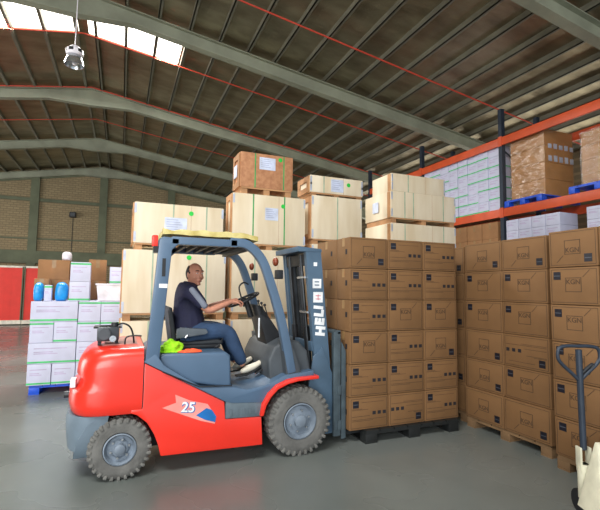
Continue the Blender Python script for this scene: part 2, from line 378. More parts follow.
# ================================================================ CARTONS
def printed_carton(w, d, h, kind, label, group, loc, rz_=0, name='carton', side=True):
    # local: front faces -y, origin under the middle
    o = MB().box(-w/2, w/2, -d/2, d/2, 0, h).build(name, Mcard, bevel=.006)
    o.location = loc; o.rotation_euler.z = rz_; tag(o, label, 'carton', group)
    def dec(nm, m, mt): m.build(nm, mt, o, loc=(0, 0, 0))
    y = -d/2-.0012
    m = MB(); m.box(-w/2+.01, w/2-.01, -.028, .028, h, h+.001); m.box(-w/2-.001, -w/2, -.028, .028, h*.72, h+.001); dec('tape', m, Mtape)
    fr = MB()       # printed outline round the front panel
    e = .016; t = .005
    for (x0, x1, z0, z1) in ((-w/2+e, w/2-e, e, e+t), (-w/2+e, w/2-e, h-e-t, h-e), (-w/2+e, -w/2+e+t, e, h-e), (w/2-e-t, w/2-e, e, h-e)):
        fr.box(x0, x1, y+.0006, y+.0012, z0, z1)
    if kind.startswith('logo'):
        lw, lh = .15, .13; cx, cz = 0.0, h*.53
        for (x0, x1, z0, z1) in ((cx-lw/2, cx+lw/2, cz-lh/2, cz-lh/2+.006), (cx-lw/2, cx+lw/2, cz+lh/2-.006, cz+lh/2), (cx-lw/2, cx-lw/2+.006, cz-lh/2, cz+lh/2), (cx+lw/2-.006, cx+lw/2, cz-lh/2, cz+lh/2)):
            fr.box(x0, x1, y, y+.001, z0, z1)
        up = kind == 'logo_tl'
        M = Matrix.Translation((cx-lw/2-.045 if not up else cx+lw/2+.045, y+.0005, cz-lh/2-.04 if not up else cz+lh/2+.035))@Matrix.Rotation(-PI/4, 4, 'Y')
        fr.box(-.045, .045, -.0005, .0005, -.003, .003, M)
        dec('printed_frame', fr, Mprint)
        tm = KGN; t_o = bpy.data.objects.new('printed_letters', tm); COL.objects.link(t_o); t_o.parent = o
        t_o.location = (cx, y, cz+(.025 if up else -.028)); t_o.rotation_euler = (PI/2, 0, 0)
    else:
        inv = kind == 'icons_inv'; q = -1 if inv else 1
        def fl(x0, x1, z0, z1): fr.box(min(q*x0, q*x1), max(q*x0, q*x1), y, y+.001, *( (z0, z1) if not inv else (h-z1, h-z0)))
        for (x0, x1, f) in ((-.44, -.02, .60), (-.44, -.18, .63), (-.44, .02, .40), (-.44, .44, .30), (-.44, .10, .26), (-.2, .38, .82)):
            fl(x0*w, x1*w, f*h, f*h+.004)
        dec('printed_lines', fr, Mprint)
        for k in range(3):
            ic = MB(); cx = q*(.13+.135*k)*w; zc = h*.48 if not inv else h*.52
            ic.box(cx-.02, cx+.02, y, y+.001, zc-.018, zc+.018)
            dec('printed_icon', ic, Mprintd)
    if kind in ('logo_br', 'icons_inv'): sx, sz = w/2-.085, .075
    else: sx, sz = -w/2+.075, h-.075
    sm = MB().box(sx-.035, sx+.035, y-.0008, y+.001, sz-.036, sz+.036)
    dec('sticker', sm, Mstick)
    sb = MB().box(sx-.03, sx+.03, y-.0014, y-.0006, sz-.004, sz+.002); dec('sticker_bar', sb, Mstickb)
    sd = MB().box(-w/2-.0012, -w/2, -d*.3, -d*.3+.04, h*.45, h*.62)
    dec('side_print', sd, Mprintd if side else Mprint)
    return o
KGN = text_mesh('KGN', .062, Mprint, .0006, 'printed_letters', .001)
ROW = ['top', 'second', 'third', 'fourth', 'fifth', 'bottom']
PROTO = {}
def place_carton(key, w, d, h, kind, label, group, loc, rz_):
    k = (key, kind)
    if k not in PROTO: PROTO[k] = printed_carton(w, d, h, kind, label, group, loc, rz_); return PROTO[k]
    return dup(PROTO[k], loc, rz_, label, group)
desc = {'logo_br': 'with framed mark and bottom right sticker', 'logo_tl': 'with framed mark and top left sticker', 'icons': 'with three printed icons', 'icons_inv': 'printed upside down'}
# front stack (faces -y): x 2.245..3.73
C_ = [['logo_br','icons','icons'],['icons','icons','icons'],['icons','logo_tl','logo_tl'],['logo_tl','icons','logo_br'],['icons','icons','icons'],['icons','icons_inv','icons']]
ch = .3405
for r in range(6):
    for c in range(3):
        z = .135+(5-r)*ch+.0005; k = C_[r][c]
        x = 2.25+.2425+c*.485+rnd.uniform(-.003, .003)
        place_carton('C', .475, .295, ch-.005, k, 'brown carton %s, %s row, %s column of the lifted stack\'s front' % (desc[k].replace('with ', ''), ROW[r], ['left', 'middle', 'right'][c]) if 0 else
                     'lifted stack carton %s, %s row, %s column' % (desc[k], ROW[r], ['left', 'middle', 'right'][c]), 'cartons of the stack on the forks', (x, 4.05+.15+rnd.uniform(-.003, .003), z), rnd.uniform(-.006, .006))
    z = .135+(5-r)*ch+.0005
    place_carton('Cb', .48, .52, ch-.003, 'icons', 'brown carton behind the %s row left column, facing the forklift mast' % ROW[r], 'cartons of the stack on the forks', (2.49, 4.615, z), 0)
    if r < 6:
        place_carton('Cb', .48, .52, ch-.003, 'icons', 'brown carton at the back right of the lifted stack, %s row' % ROW[r], 'cartons of the stack on the forks', (3.46, 4.615, z), 0)
        place_carton('Cb', .48, .52, ch-.003, 'icons', 'brown carton at the back middle of the lifted stack, %s row' % ROW[r], 'cartons of the stack on the forks', (2.975, 4.615, z), 0)
# right hand stack A (faces -x): y 3.0..4.12
A_ = [['logo_br','logo_br'],['logo_tl','logo_tl'],['logo_tl','logo_tl'],['logo_br','icons_inv'],['logo_br','logo_tl'],['logo_br','logo_br']]
for r in range(6):
    for c in range(2):
        k = A_[r][c]; z = .125+(5-r)*.342
        y = 4.12-.28-c*.56+rnd.uniform(-.003, .003)
        place_carton('A', .55, .45, .338, k, 'middle right stack carton %s, %s row, %s column' % (desc[k], ROW[r], ['left', 'right'][c]), 'cartons of the middle right stack', (3.9+.225+rnd.uniform(0, .006)-.02*(r == 5), y, z), -PI/2+rnd.uniform(-.008, .008))
    place_carton('A', .55, .45, .338, 'logo_br' if r % 2 == 0 else 'logo_tl', 'brown carton in the %s row of the shadowed stack between the two stacks' % ROW[r], 'cartons of the shadowed stack', (3.97+.225, 4.20+.28, .125+(5-r)*.3395), -PI/2)
    for c in range(2):
        k = ['logo_br', 'logo_tl', 'logo_tl', 'logo_tl', 'logo_tl', 'logo_tl'][r]
        place_carton('B', .455, .45, .336, k, 'carton in the %s row, %s' % (ROW[r], ['stack behind the pallet jack handle', 'column cut off by the right frame edge'][c]), 'cartons of the stack behind the pallet jack', (3.75+.225+rnd.uniform(0, .006), 2.87-.232-c*.465, .125+(5-r)*.342), -PI/2+rnd.uniform(-.006, .006))

def pallet(x0, x1, y0, y1, mt, label, h=.125, z=0, name='pallet', along='y', feet=3, fm=None):
    rt = root(name, ((x0+x1)/2, (y0+y1)/2, z), label, 'pallet')
    m = MB()
    L = (x1-x0) if along == 'y' else (y1-y0); nb = max(4, int(L/.16)); p = L/nb
    for i in range(nb):
        a = i*p+.008; b2 = (i+1)*p-.008
        if along == 'y': m.box(x0+a, x0+b2, y0, y1, z+h-.022, z+h)
        else: m.box(x0, x1, y0+a, y0+b2, z+h-.022, z+h)
    if along == 'y':
        for k in range(3):
            yy = y0+(y1-y0-.1)*k/2; m.box(x0, x1, yy, yy+.1, z+h-.042, z+h-.022)
    else:
        for k in range(3):
            xx = x0+(x1-x0-.1)*k/2; m.box(xx, xx+.1, y0, y1, z+h-.042, z+h-.022)
    m.build('deck', mt, rt)
    for i in range(3):
        for j in range(3):
            cx = x0+(x1-x0-.14)*i/2; cy = y0+(y1-y0-.12)*j/2
            MB().box(cx, cx+.14, cy, cy+.12, z+.018, z+h-.042).build('block', fm or mt, rt, bevel=.004)
        if along == 'y':
            cx = x0+(x1-x0-.14)*i/2; MB().box(cx, cx+.14, y0, y1, z, z+.018).build('skid', mt, rt)
        else:
            cy = y0+(y1-y0-.12)*i/2; MB().box(x0, x1, cy, cy+.12, z, z+.018).build('skid', mt, rt)
    return rt
pallet(2.42, 3.66, 4.0, 4.9, Mblackpl, 'black plastic pallet under the carton stack on the forks', .134, along='y')
pallet(3.9, 4.5, 3.02, 4.12, Mwoodpal, 'wooden pallet under the middle right carton stack', .124, along='x')
pallet(3.98, 4.45, 4.2, 4.78, Mwoodpal, 'wooden pallet under the shadowed carton stack', .124, along='x')
pallet(3.76, 4.3, 1.92, 2.86, Mwoodpal, 'wooden pallet under the carton stack behind the pallet jack', .124, along='x')

# ================================================================ WOODEN CRATES
def crate(x0, x1, y0, y1, z0, z1, label, lab=None, sticker=None, straps=(), skid=.11, mt=None, strapm=None, name='wooden_crate', sidelab=None, gap=True, cat='crate', brackets=True, battens=True):
    o = root(name, ((x0+x1)/2, (y0+y1)/2, z0), label, cat, 'crates stacked behind the forklift')
    mt = mt or Mply; b0 = z0+skid
    MB().box(x0, x1, y0, y1, b0, z1).build('body', mt, o, bevel=.006)
    if skid:
        for k in range(3):
            xx = x0+.02+(x1-x0-.14)*k/2; MB().box(xx, xx+.10, y0+.02, y1-.02, z0, b0).build('runner', Mwood, o)
        m = MB(); m.box(x0+.02, x1-.02, y0+.005, y0+.019, b0-.025, b0-.001); m.build('base_rail', Mwood, o)
    m = MB()   # battens on the left side and panel seams on the front
    if battens is False: m.box(x0-.008, x0, y0+.03, y0+.12, b0, z1-.01)
    if battens is False: bts = ()
    else: bts = (y0+.03, y1-.12)
    for yy in bts: m.box(x0-.02, x0, yy, yy+.09, b0+.0, z1-.01)
    if bts: m.box(x0-.02, x0, y0+.12, y1-.12, z1-.1, z1-.01); m.box(x0-.02, x0, y0+.12, y1-.12, b0, b0+.09)
    m.build('side_batten', Mwood if mt is not Mosb else Mcard2, o)
    if (x1-x0) > 1 and mt is Mply:
        m = MB(); xx = x0+(x1-x0)*.62; m.box(xx, xx+.004, y0-.0012, y0, b0, z1); m.build('panel_seam', Mwood, o)
    if brackets and mt is Mply:
        for sx in (x0-.002, x1-.03):
            for zz in (b0+.02, z1-.16):
                MB().box(sx, sx+.032, y0-.003, y0-.0005, zz, zz+.14).build('corner_bracket', Mbracket, o)
    for f in straps:
        xx = x0+(x1-x0)*f; m = MB(); m.box(xx-.01, xx+.01, y0-.004, y0-.001, z0+skid, z1-.002); m.build('strap', strapm or Mgreystrap, o)
    if lab:
        lx, lz, lw, lh = lab; cx = x0+(x1-x0)*lx; cz = b0+(z1-b0)*lz
        l = MB().box(cx-lw/2, cx+lw/2, y0-.006, y0-.003, cz-lh/2, cz+lh/2).build('shipping_label', Mlab, o)
        m = MB()
        for k in range(5): m.box(cx-lw*.42, cx+lw*(.1+.3*((k*7) % 3)/3), y0-.0068, y0-.006, cz+lh*(.34-.16*k), cz+lh*(.34-.16*k)+.008)
        m.build('label_print', Mlabtext, o)
    if sticker:
        sx, sz = sticker; cx = x0+(x1-x0)*sx; cz = b0+(z1-b0)*sz
        MB().cyl((cx, y0-.001, cz), (cx, y0-.005, cz), .035, 16).build('green_sticker', Mgreen, o)
    if sidelab:
        yy = y0+(y1-y0)*.55; zz = (b0+z1)/2; MB().box(x0-.024, x0-.021, yy-.1, yy+.1, zz-.1, zz+.1).build('shipping_label', Mlab, o)
    return o
Y0 = 6.5
crate(.01, 1.47, Y0, 7.4, 0, 1.13, 'pale plywood crate on the floor behind the driver, bottom of the left column', straps=(.25, .8))
crate(.01, 1.46, Y0, 7.4, 1.13, 2.14, 'large pale plywood crate behind the driver, middle of the left column', sticker=(.62, .9), straps=(.27, .8))
crate(.13, 1.41, Y0+.02, 7.3, 2.14, 2.83, 'pale plywood crate topping the left column above the overhead guard', (.45, .48, .32, .22), (.62, .8), (.42, .8), skid=.1)
crate(1.56, 2.78, Y0, 6.95, 0, 1.13, 'pale plywood crate on the floor behind the steering wheel', straps=(.3,))
crate(1.56, 2.76, Y0, 6.95, 1.13, 2.22, 'large pale plywood crate behind the front guard pillar', straps=(.3,))
crate(1.55, 2.77, Y0, 6.93, 2.22, 3.10, 'white plywood crate with green straps above the mast, under the brown box', (.52, .62, .22, .2), (.68, .8), (.27, .7), skid=.09, strapm=Mgreenstrap)
crate(1.66, 2.54, Y0, 6.96, 3.10, 3.77, 'brown board box with green straps, highest of the stacked crates', (.5, .72, .27, .2), (.75, .88), (.27, .82), mt=Mosb, strapm=Mgreenstrap, name='board_box', sidelab=1)
crate(2.9, 3.86, Y0, 7.05, 0, 1.13, 'pale plywood crate on the floor hidden behind the lifted stack, second from right')
crate(2.9, 3.86, Y0, 7.05, 1.13, 2.36, 'pale plywood crate just behind the lifted stack top, second column from right')
crate(2.9, 3.86, Y0+.01, 7.05, 2.36, 3.19, 'pale plywood crate carrying the low flat crate, between brown box and long crates', straps=(.5,), skid=.09)
crate(2.86, 3.87, Y0, 7.05, 3.19, 3.53, 'low flat plywood crate with label, top of the second column from right', (.5, .5, .24, .22), (.72, .62), (.25,), skid=.05)
crate(4.47, 5.95, Y0, 7.4, 0, 1.13, 'long plywood crate on the floor, bottom of the right column', battens=False)
crate(4.47, 5.95, Y0, 7.4, 1.13, 2.24, 'long plywood crate second from the floor in the right column', battens=False)
crate(4.47, 5.95, Y0, 7.4, 2.24, 2.83, 'long plywood crate just above the lifted stack in the right column', straps=(.2, .8), battens=False)
crate(4.47, 5.95, Y0, 7.4, 2.83, 3.42, 'long plywood crate with side label, second from top of the right column', straps=(.2, .33, .8), sidelab=1, skid=.10, battens=False)
crate(4.48, 5.7, Y0, 7.15, 3.42, 3.75, 'low plywood crate topping the right column beside the orange rack', straps=(.3,), skid=.0, battens=False)

# ================================================================ LEFT PALLET OF WHITE CARTONS
def white_carton(w, d, h, label, group, loc, rz_=0, stripe='bottom', key=None, extra=True):
    k = ('W', w, d, h, stripe)
    if k in PROTO: return dup(PROTO[k], loc, rz_, label, group)
    o = MB().box(-w/2, w/2, -d/2, d/2, 0, h).build('white_carton', Mwhitebox, bevel=.006); o.location = loc; o.rotation_euler.z = rz_
    tag(o, label, 'carton', group)
    if stripe != 'none':
        z = .012 if stripe == 'bottom' else h-.04
        m = MB(); m.box(-w/2-.001, w/2+.001, -d/2-.0012, d/2+.0012, z, z+.026); m.build('green_stripe', Mgreenline, o, loc=(0, 0, 0))
    m = MB()
    for f, l in ((.72, .7), (.55, .4), (.47, .5)): m.box(-w*.38, -w*.38+w*l, -d/2-.0014, -d/2, h*f, h*f+.012)
    m.build('faint_print', Mpinkline, o, loc=(0, 0, 0))
    PROTO[k] = o; return o
pallet(-1.2, .02, 7.5, 8.6, Mbluepl, 'blue plastic pallet under the white cartons at left', .14, along='y')
rows = [[1,1,1,1],[2,1,1],[1,1,1,1],[2,1,1]]
for r, row in enumerate(rows):
    x = -1.235; z = .141+r*.31
    for d in (0, 1):
        x = -1.235
        for j, wd in enumerate(row):
            ww = .318*wd; st = ['bottom', 'bottom', 'top', 'top'][r] if (j+r) % 3 else 'bottom'
            white_carton(round(ww-.009, 3), .56, .306, 'white carton on left pallet, %s layer, %s, %s row' % (['bottom', 'second', 'third', 'top'][r], ['leftmost', 'second from left', 'third from left', 'rightmost'][j if j < len(row)-1 else 3], ['front', 'rear'][d]), 'white cartons on the left blue pallet', (x+ww/2+rnd.uniform(-.0025, .0025), 7.46+.285+.58*d+rnd.uniform(-.006, .006), z), 0, st)
            x += ww
zt = .141+4*.31
white_carton(.28, .3, .3, 'white carton standing alone on the left pallet, lower of two', 'white cartons piled on the left pallet', (-.6, 7.65, zt), 0, 'bottom')
white_carton(.28, .3, .3, 'white carton on top of another, highest on the left pallet', 'white cartons piled on the left pallet', (-.6, 7.65, zt+.302), .03, 'top')
white_carton(.24, .3, .28, 'white carton behind the white tote on the left pallet, lower', 'white cartons piled on the left pallet', (-.07, 8.15, zt), 0, 'bottom')
white_carton(.24, .3, .28, 'white carton above the white tote at the crates edge', 'white cartons piled on the left pallet', (-.07, 8.15, zt+.282), 0, 'bottom')
white_carton(.10, .1, .24, 'small white carton standing between the two blue bags', 'white cartons piled on the left pallet', (-1.03, 7.6, zt), 0, 'top')
def plain_carton(w, d, h, label, group, loc, rz_=0):
    o = MB().box(-w/2, w/2, -d/2, d/2, 0, h).build('plain_carton', Mcard2, bevel=.006); o.location = loc; o.rotation_euler.z = rz_; tag(o, label, 'carton', group)
    m = MB(); m.box(-.03, .03, -d/2-.001, -d/2, h*.6, h); m.box(-.03, .03, -d/2-.001, d/2, h, h+.001); m.build('tape', Mtape, o, loc=(0, 0, 0)); return o
g = 'brown cartons piled on the left pallet'
plain_carton(.2, .3, .34, 'brown carton at the pile\'s left edge beside the blue bag', g, (-1.16, 7.95, zt))
plain_carton(.5, .35, .33, 'wide brown carton behind the blue bags, lower', g, (-1.05, 8.36, zt))
plain_carton(.46, .35, .33, 'wide brown carton behind the blue bags, upper', g, (-1.05, 8.36, zt+.332))
plain_carton(.3, .35, .33, 'brown carton behind the white tote, lower', g, (-.4, 8.4, zt))
plain_carton(.28, .35, .36, 'brown carton behind the white tote, upper', g, (-.4, 8.4, zt+.332), .05)
def sack(c, rx, ry, h, m, label, nm, cat, seed, grp=None):
    def fn(p):
        q = p.copy(); t = p.z/(h/2)
        k = 1+.18*noise.noise(Vector((p.x*9+seed, p.y*9, p.z*9)))
        sx = abs(p.x/rx)**.6; q.x = math.copysign(rx*sx, p.x)*k; q.z = p.z = math.copysign(abs(t)**.6*h/2, p.z); q.y = p.y*k
        if t > .6: q.x *= 1-.5*(t-.6); q.y *= 1-.5*(t-.6)
        q.z = max(-h/2*.86, p.z)+h*.43; return q
    o = MB().ball(c, rx, ry, h/2, 28, fn).build(nm, m, smooth=True); return tag(o, label, cat, grp)
sack((-1.165, 7.66, zt), .065, .13, .30, Mbluebag, 'blue plastic bag at the left end of the pile', 'plastic_bag', 'bag', 3, 'blue bags on the left pallet')
sack((-.855, 7.66, zt), .09, .13, .31, Mbluebag, 'blue plastic bag leaning on the white cartons', 'plastic_bag', 'bag', 9, 'blue bags on the left pallet')
sack((-.88, 8.3, zt+.664), .075, .10, .16, Mwhitepl, 'crumpled white bag on the upper brown carton', 'plastic_bag', 'bag', 14)
tb = root('storage_tote', (-.17, 7.7, zt), 'white tapered plastic tote on the left pallet beside the crates', 'tote')
m = MB(); h = .27
def rect(cx, cy, a, b2, z): return [(cx-a, cy-b2, z), (cx+a, cy-b2, z), (cx+a, cy+b2, z), (cx-a, cy+b2, z)]
m.loft([rect(-.17, 7.7, .165, .14, zt+.001), rect(-.17, 7.7, .195, .165, zt+.25)]); m.build('body', Mwhitepl, tb, bevel=.012)
m = MB().box(-.38, .035, 7.525, 7.875, zt+.25, zt+.275); m.build('lid', Mwhitepl, tb, bevel=.008)

# ================================================================ PALLET RACK
rk = root('pallet_rack', (8.15, 9, 0), 'tall pallet rack with orange beams and dark uprights along the right side', 'rack')
RXF, RXB = 7.6, 8.7
for y in (4.15, 6.89, 9.62, 12.35):
    for x in (RXF+.05, RXB+.05):
        MB().box(x-.05, x+.05, y-.045, y+.045, 0, 5.65).build('upright', Mpost, rk)
    m = MB()
    for k in range(7):
        z = .4+k*.75; a = (RXF+.05, y, z); b2 = (RXB+.05, y, z+.6) if k % 2 == 0 else (RXB+.05, y, z+.6)
        if k % 2: a, b2 = (RXF+.05, y, z+.6), (RXB+.05, y, z)
        m.tube([a, b2], .018, 6)
    m.build('brace', Mpost, rk)
for lv in (2.2, 3.32, 4.91):
    for ya, yb in ((4.2, 6.84), (6.94, 9.57), (9.67, 12.3)):
        for x in (RXF, RXB+.05): MB().box(x, x+.05, ya, yb, lv-.09, lv+.09).build('beam', Morange, rk, bevel=.004)
for lv in (2.2, 3.32, 4.91):
    for y in (6.89, 9.62):
        MB().box(RXF-.012, RXF, y-.05, y+.05, lv-.11, lv+.11).build('beam_connector', Morange, rk)
def rack_pallet(y0, y1, z, label, mt): return pallet(7.58, 8.7, y0, y1, mt, label, .13, z, along='x')
TOPL, LOWL = 3.415, 2.295
rack_pallet(5.9, 6.8, TOPL, 'blue pallet under the film wrapped brown load on the rack', Mbluepl)
rack_pallet(4.3, 5.35, TOPL, 'blue pallet at the right frame edge on the upper rack level', Mbluepl)
for k in range(6): MB().box(RXF+.055, RXB, 6.96+k*.435, 6.96+k*.435+.43, TOPL-.03, TOPL).build('deck_panel', Mpurlin, rk)
rack_pallet(5.55, 6.8, LOWL, 'pallet under white cartons on the lower rack level', Mwoodpal)
rack_pallet(4.3, 5.3, LOWL, 'pallet under white cartons on the lower rack level at the frame edge', Mwoodpal)
rack_pallet(7.0, 8.9, LOWL, 'pallet under brown cartons on the lower rack level', Mwoodpal)
RN = ['bottom', 'second', 'third', 'fourth', 'fifth', 'top']
CN = ['first', 'second', 'third', 'fourth', 'fifth', 'sixth', 'seventh', 'eighth']
for c in range(8):
    for r in range(6):
        y = 7.0+.16+c*.318+(.02 if c > 3 else 0); z = TOPL+.002+r*.2475
        white_carton(.312, .5, .244, 'white carton on the upper rack level, %s layer, %s column' % (RN[r], CN[c]), 'white cartons on the upper rack level', (7.67+.25+rnd.uniform(0, .02), y, z), -PI/2, 'bottom' if (r*3+c*2) % 5 else 'none')
for c in range(4):
    for r in range(3):
        white_carton(.3, .5, .232, 'white lower-rack carton by the upright, %s layer, %s column' % (RN[r], CN[c]), 'white cartons on the lower rack level', (7.62+.25, 5.72+c*.31, LOWL+.132+r*.235), -PI/2, 'none')
for c in range(2):
    for r in range(3):
        white_carton(.3, .5, .232, 'white lower-rack carton at right frame edge, %s layer, %s column' % (RN[r], CN[c]), 'white cartons on the lower rack level', (7.62+.25, 4.6+c*.31, LOWL+.132+r*.235), -PI/2, 'none')
for c in range(4):
    for r in range(2):
        plain_carton(.45, .6, .36, 'brown lower-rack carton, %s layer, %s from near upright' % (RN[r], CN[c]), 'brown cartons on the lower rack level', (7.62+.3, 7.25+c*.465, LOWL+.132+r*.362), -PI/2)
# film wrapped brown loads
def wrapped(x0, x1, y0, y1, z0, z1, label):
    o = root('wrapped_load', ((x0+x1)/2, (y0+y1)/2, z0), label, 'wrapped load', 'film wrapped loads on the rack')
    ny, nz_ = 3, 4
    for k in range(nz_):
        MB().box(x0+.01, x1-.01, y0+.01, y1-.01, z0+(z1-z0)*k/nz_+.002, z0+(z1-z0)*(k+1)/nz_-.002).build('carton_layer', Mcardw, o, bevel=.008)
    m = MB()
    for r in range(2):
        for c in range(5):
            xx = x0+.12+c*.16; zz = z0+(z1-z0)*(.52+.18*r); m.box(xx, xx+.09, y0-.002, y0+.009, zz+.02*((c*3+r) % 3), zz+.11+.015*(c % 2))
    m.build('white_mark', Mlab, o)  # two rows of uneven white patches on the load's near face
    rings = []
    for i in range(13):
        t = i/12; z = z0+.001+(z1-z0+.02)*t; rg = []
        for k in range(48):
            a = k/48*4; sd = int(a); f = a-sd
            P = [(x0, y0), (x1, y0), (x1, y1), (x0, y1), (x0, y0)]
            px = P[sd][0]+(P[sd+1][0]-P[sd][0])*f; py = P[sd][1]+(P[sd+1][1]-P[sd][1])*f
            cx, cy = (x0+x1)/2, (y0+y1)/2; e = 1.012+.008*noise.noise(Vector((px*5, py*5, z*7)))
            rg.append((cx+(px-cx)*e, cy+(py-cy)*e, z))
        rings.append(rg)
    MB().loft(rings).build('stretch_film', Mfilm, o, smooth=True)
wrapped(7.76, 8.62, 5.95, 6.78, TOPL+.132, 4.92, 'brown cartons wrapped in shiny clear film on a blue pallet on the rack')
wrapped(7.95, 8.65, 4.4, 5.35, TOPL+.132, 4.62, 'brown carton load at the right frame edge of the upper rack level')

# ================================================================ FORKLIFT
fk = root('forklift', (.85, 4.52, 0), 'red counterbalance forklift with blue-grey mast lifting the brown carton stack', 'forklift')
YN, YFAR = 3.97, 5.07; YC = 4.52
def part(mb, name, m, bevel=0, **k): return mb.build(name, m, fk, bevel, **k)
def sub(mb, name, m, parent, bevel=0, **k): return mb.build(name, m, parent, bevel, **k)
# counterweight, lofted in plan sections
def plan(xr, xf, hw, z, e=3.2, zslope=0, notch=0):
    pts = []; n = 18
    for k in range(n+1):
        t = -PI/2+PI*k/n
        c, s_ = math.cos(t), math.sin(t)
        L = .34
        bump = notch*max(0, math.cos(min(1, abs(s_)*1.25)*PI/2))
        x = xr+L-L*abs(c)**(2/e)+bump; y = YC+hw*math.copysign(abs(s_)**(2/e), s_)
        pts.append((x, y, z+zslope*(x-xr)))
    pts = [(xf, YC-hw, z+zslope*(xf-xr))]+pts+[(xf, YC+hw, z+zslope*(xf-xr))]
    return pts
lv = [(.535, -.36, .53), (.56, -.375, .545), (.63, -.39, .55), (.72, -.385, .551), (.75, -.37, .551), (.775, -.345, .551), (.83, -.335, .551), (.86, -.335, .551), (.92, -.33, .551), (.97, -.315, .549), (1.02, -.285, .54), (1.055, -.24, .52), (1.075, -.19, .49), (1.085, -.13, .45)]
cw = part(MB().loft([plan(xr, .205, hw, z, notch=.03 if .75 < z < .84 else 0) for z, xr, hw in lv]), 'counterweight', Mred, smooth=True)
sub(MB().box(-.12, .16, YC-.3, YC+.3, 1.084, 1.094), 'top_sheen_slab', mat('pink_grey_painted_sheen', rgb(176, 120, 112), .6), cw, .004)  # pink-grey colour paints the reflection seen on the red counterweight top
sub(MB().cyl((-.37, YC, .62), (-.44, YC, .62), .03, 12), 'tow_pin', Mgrime, cw)
for s_ in (-1, 1): sub(MB().box(-.36, -.32, YC+s_*.36-.07, YC+s_*.36+.07, .765, .825), 'reflector', Mwhitepl, cw)
# lower counterweight with cut for the wheel
lw_ = [(.19, -.33, .44), (.23, -.385, .47), (.35, -.40, .49), (.46, -.405, .505), (.53, -.39, .51)]
part(MB().loft([plan(xr, {.19: -.31, .23: -.305, .35: -.275, .46: -.215, .53: -.12}[z], hw, z) for z, xr, hw in lw_]), 'lower_counterweight', Mcwlow, smooth=True)
arch = [(.37, .16), (.345, .26), (.31, .35), (.25, .45), (.17, .52), (.12, .54)]
body = [(.212, .955), (.56, .765), (.915, .572), (.925, .415), (1.27, .405), (1.285, .145)]+arch+[(.12, .57), (.205, .57), (.212, .6)]
bd = part(MB().prism(body, YN, YFAR), 'side_body', Mred, .012)
sub(MB().box(.203, .213, YN+.003, YFAR-.003, .56, .99), 'body_seam', Mdark, bd)
# wheel arch liners
for s_ in (0, 1):
    m = MB(); y0, y1 = (YN+.25, YN+.27) if s_ == 0 else (YFAR-.27, YFAR-.25)
    m.prism([(-.2, .2), (.36, .2), (.3, .5), (.12, .56), (-.1, .56), (-.2, .45)], y0, y1)
    part(m, 'arch_liner', Mdark)
part(MB().box(-.2, 1.9, YC-.28, YC+.28, .16, .5), 'chassis', Mdark, .02)
# blue frame and floor
fr = [(.205, .965), (.30, 1.03), (.37, .93), (.52, .83), (.70, .715), (.98, .70), (1.12, .665), (1.3, .69), (1.5, .775), (1.80, .80), (1.80, .75), (1.57, .715), (1.42, .66), (1.33, .585), (1.30, .535), (.98, .555), (.915, .575), (.56, .768)]
bf = part(MB().prism(fr, YN-.012, YFAR+.012), 'floor_frame', Mblue, .008)
hood = [(.335, .8), (.335, 1.0), (.37, 1.018), (.93, 1.012), (.975, .97), (.985, .68)]
hd = part(MB().prism(hood, YN+.05, YFAR-.05), 'engine_hood', Mblue, .025, segs=3)
m = MB(); m.tube([(.36, YN-.016, .875), (.68, YN-.016, .725), (.975, YN-.016, .715)], .006, 6); sub(m, 'frame_seam', Mdark, bf)
st = MB(); st.prism([(.925, .418), (1.265, .408), (1.275, .55), (.925, .57)], YN-.006, YN+.2); stp = part(st, 'step', Mstep, .01)
m = MB()
for k in range(5): m.box(.96+k*.06, .985+k*.06, YN-.012, YN-.004, .44, .50)
sub(m, 'step_tread', Mstep, stp)
# red fenders over the front wheels
for s_ in (0, 1):
    y0, y1 = (YN-.05, YN+.22) if s_ == 0 else (YFAR-.22, YFAR+.05)
    A = [(1.275, .42), (1.30, .51), (1.35, .59), (1.42, .655), (1.52, .695), (1.62, .715), (1.84, .725)]
    B = [(1.84, .755), (1.62, .75), (1.51, .735), (1.40, .69), (1.32, .62), (1.265, .53), (1.245, .42)]
    part(MB().prism(A+B, y0, y1), 'front_fender', Mred, .006)
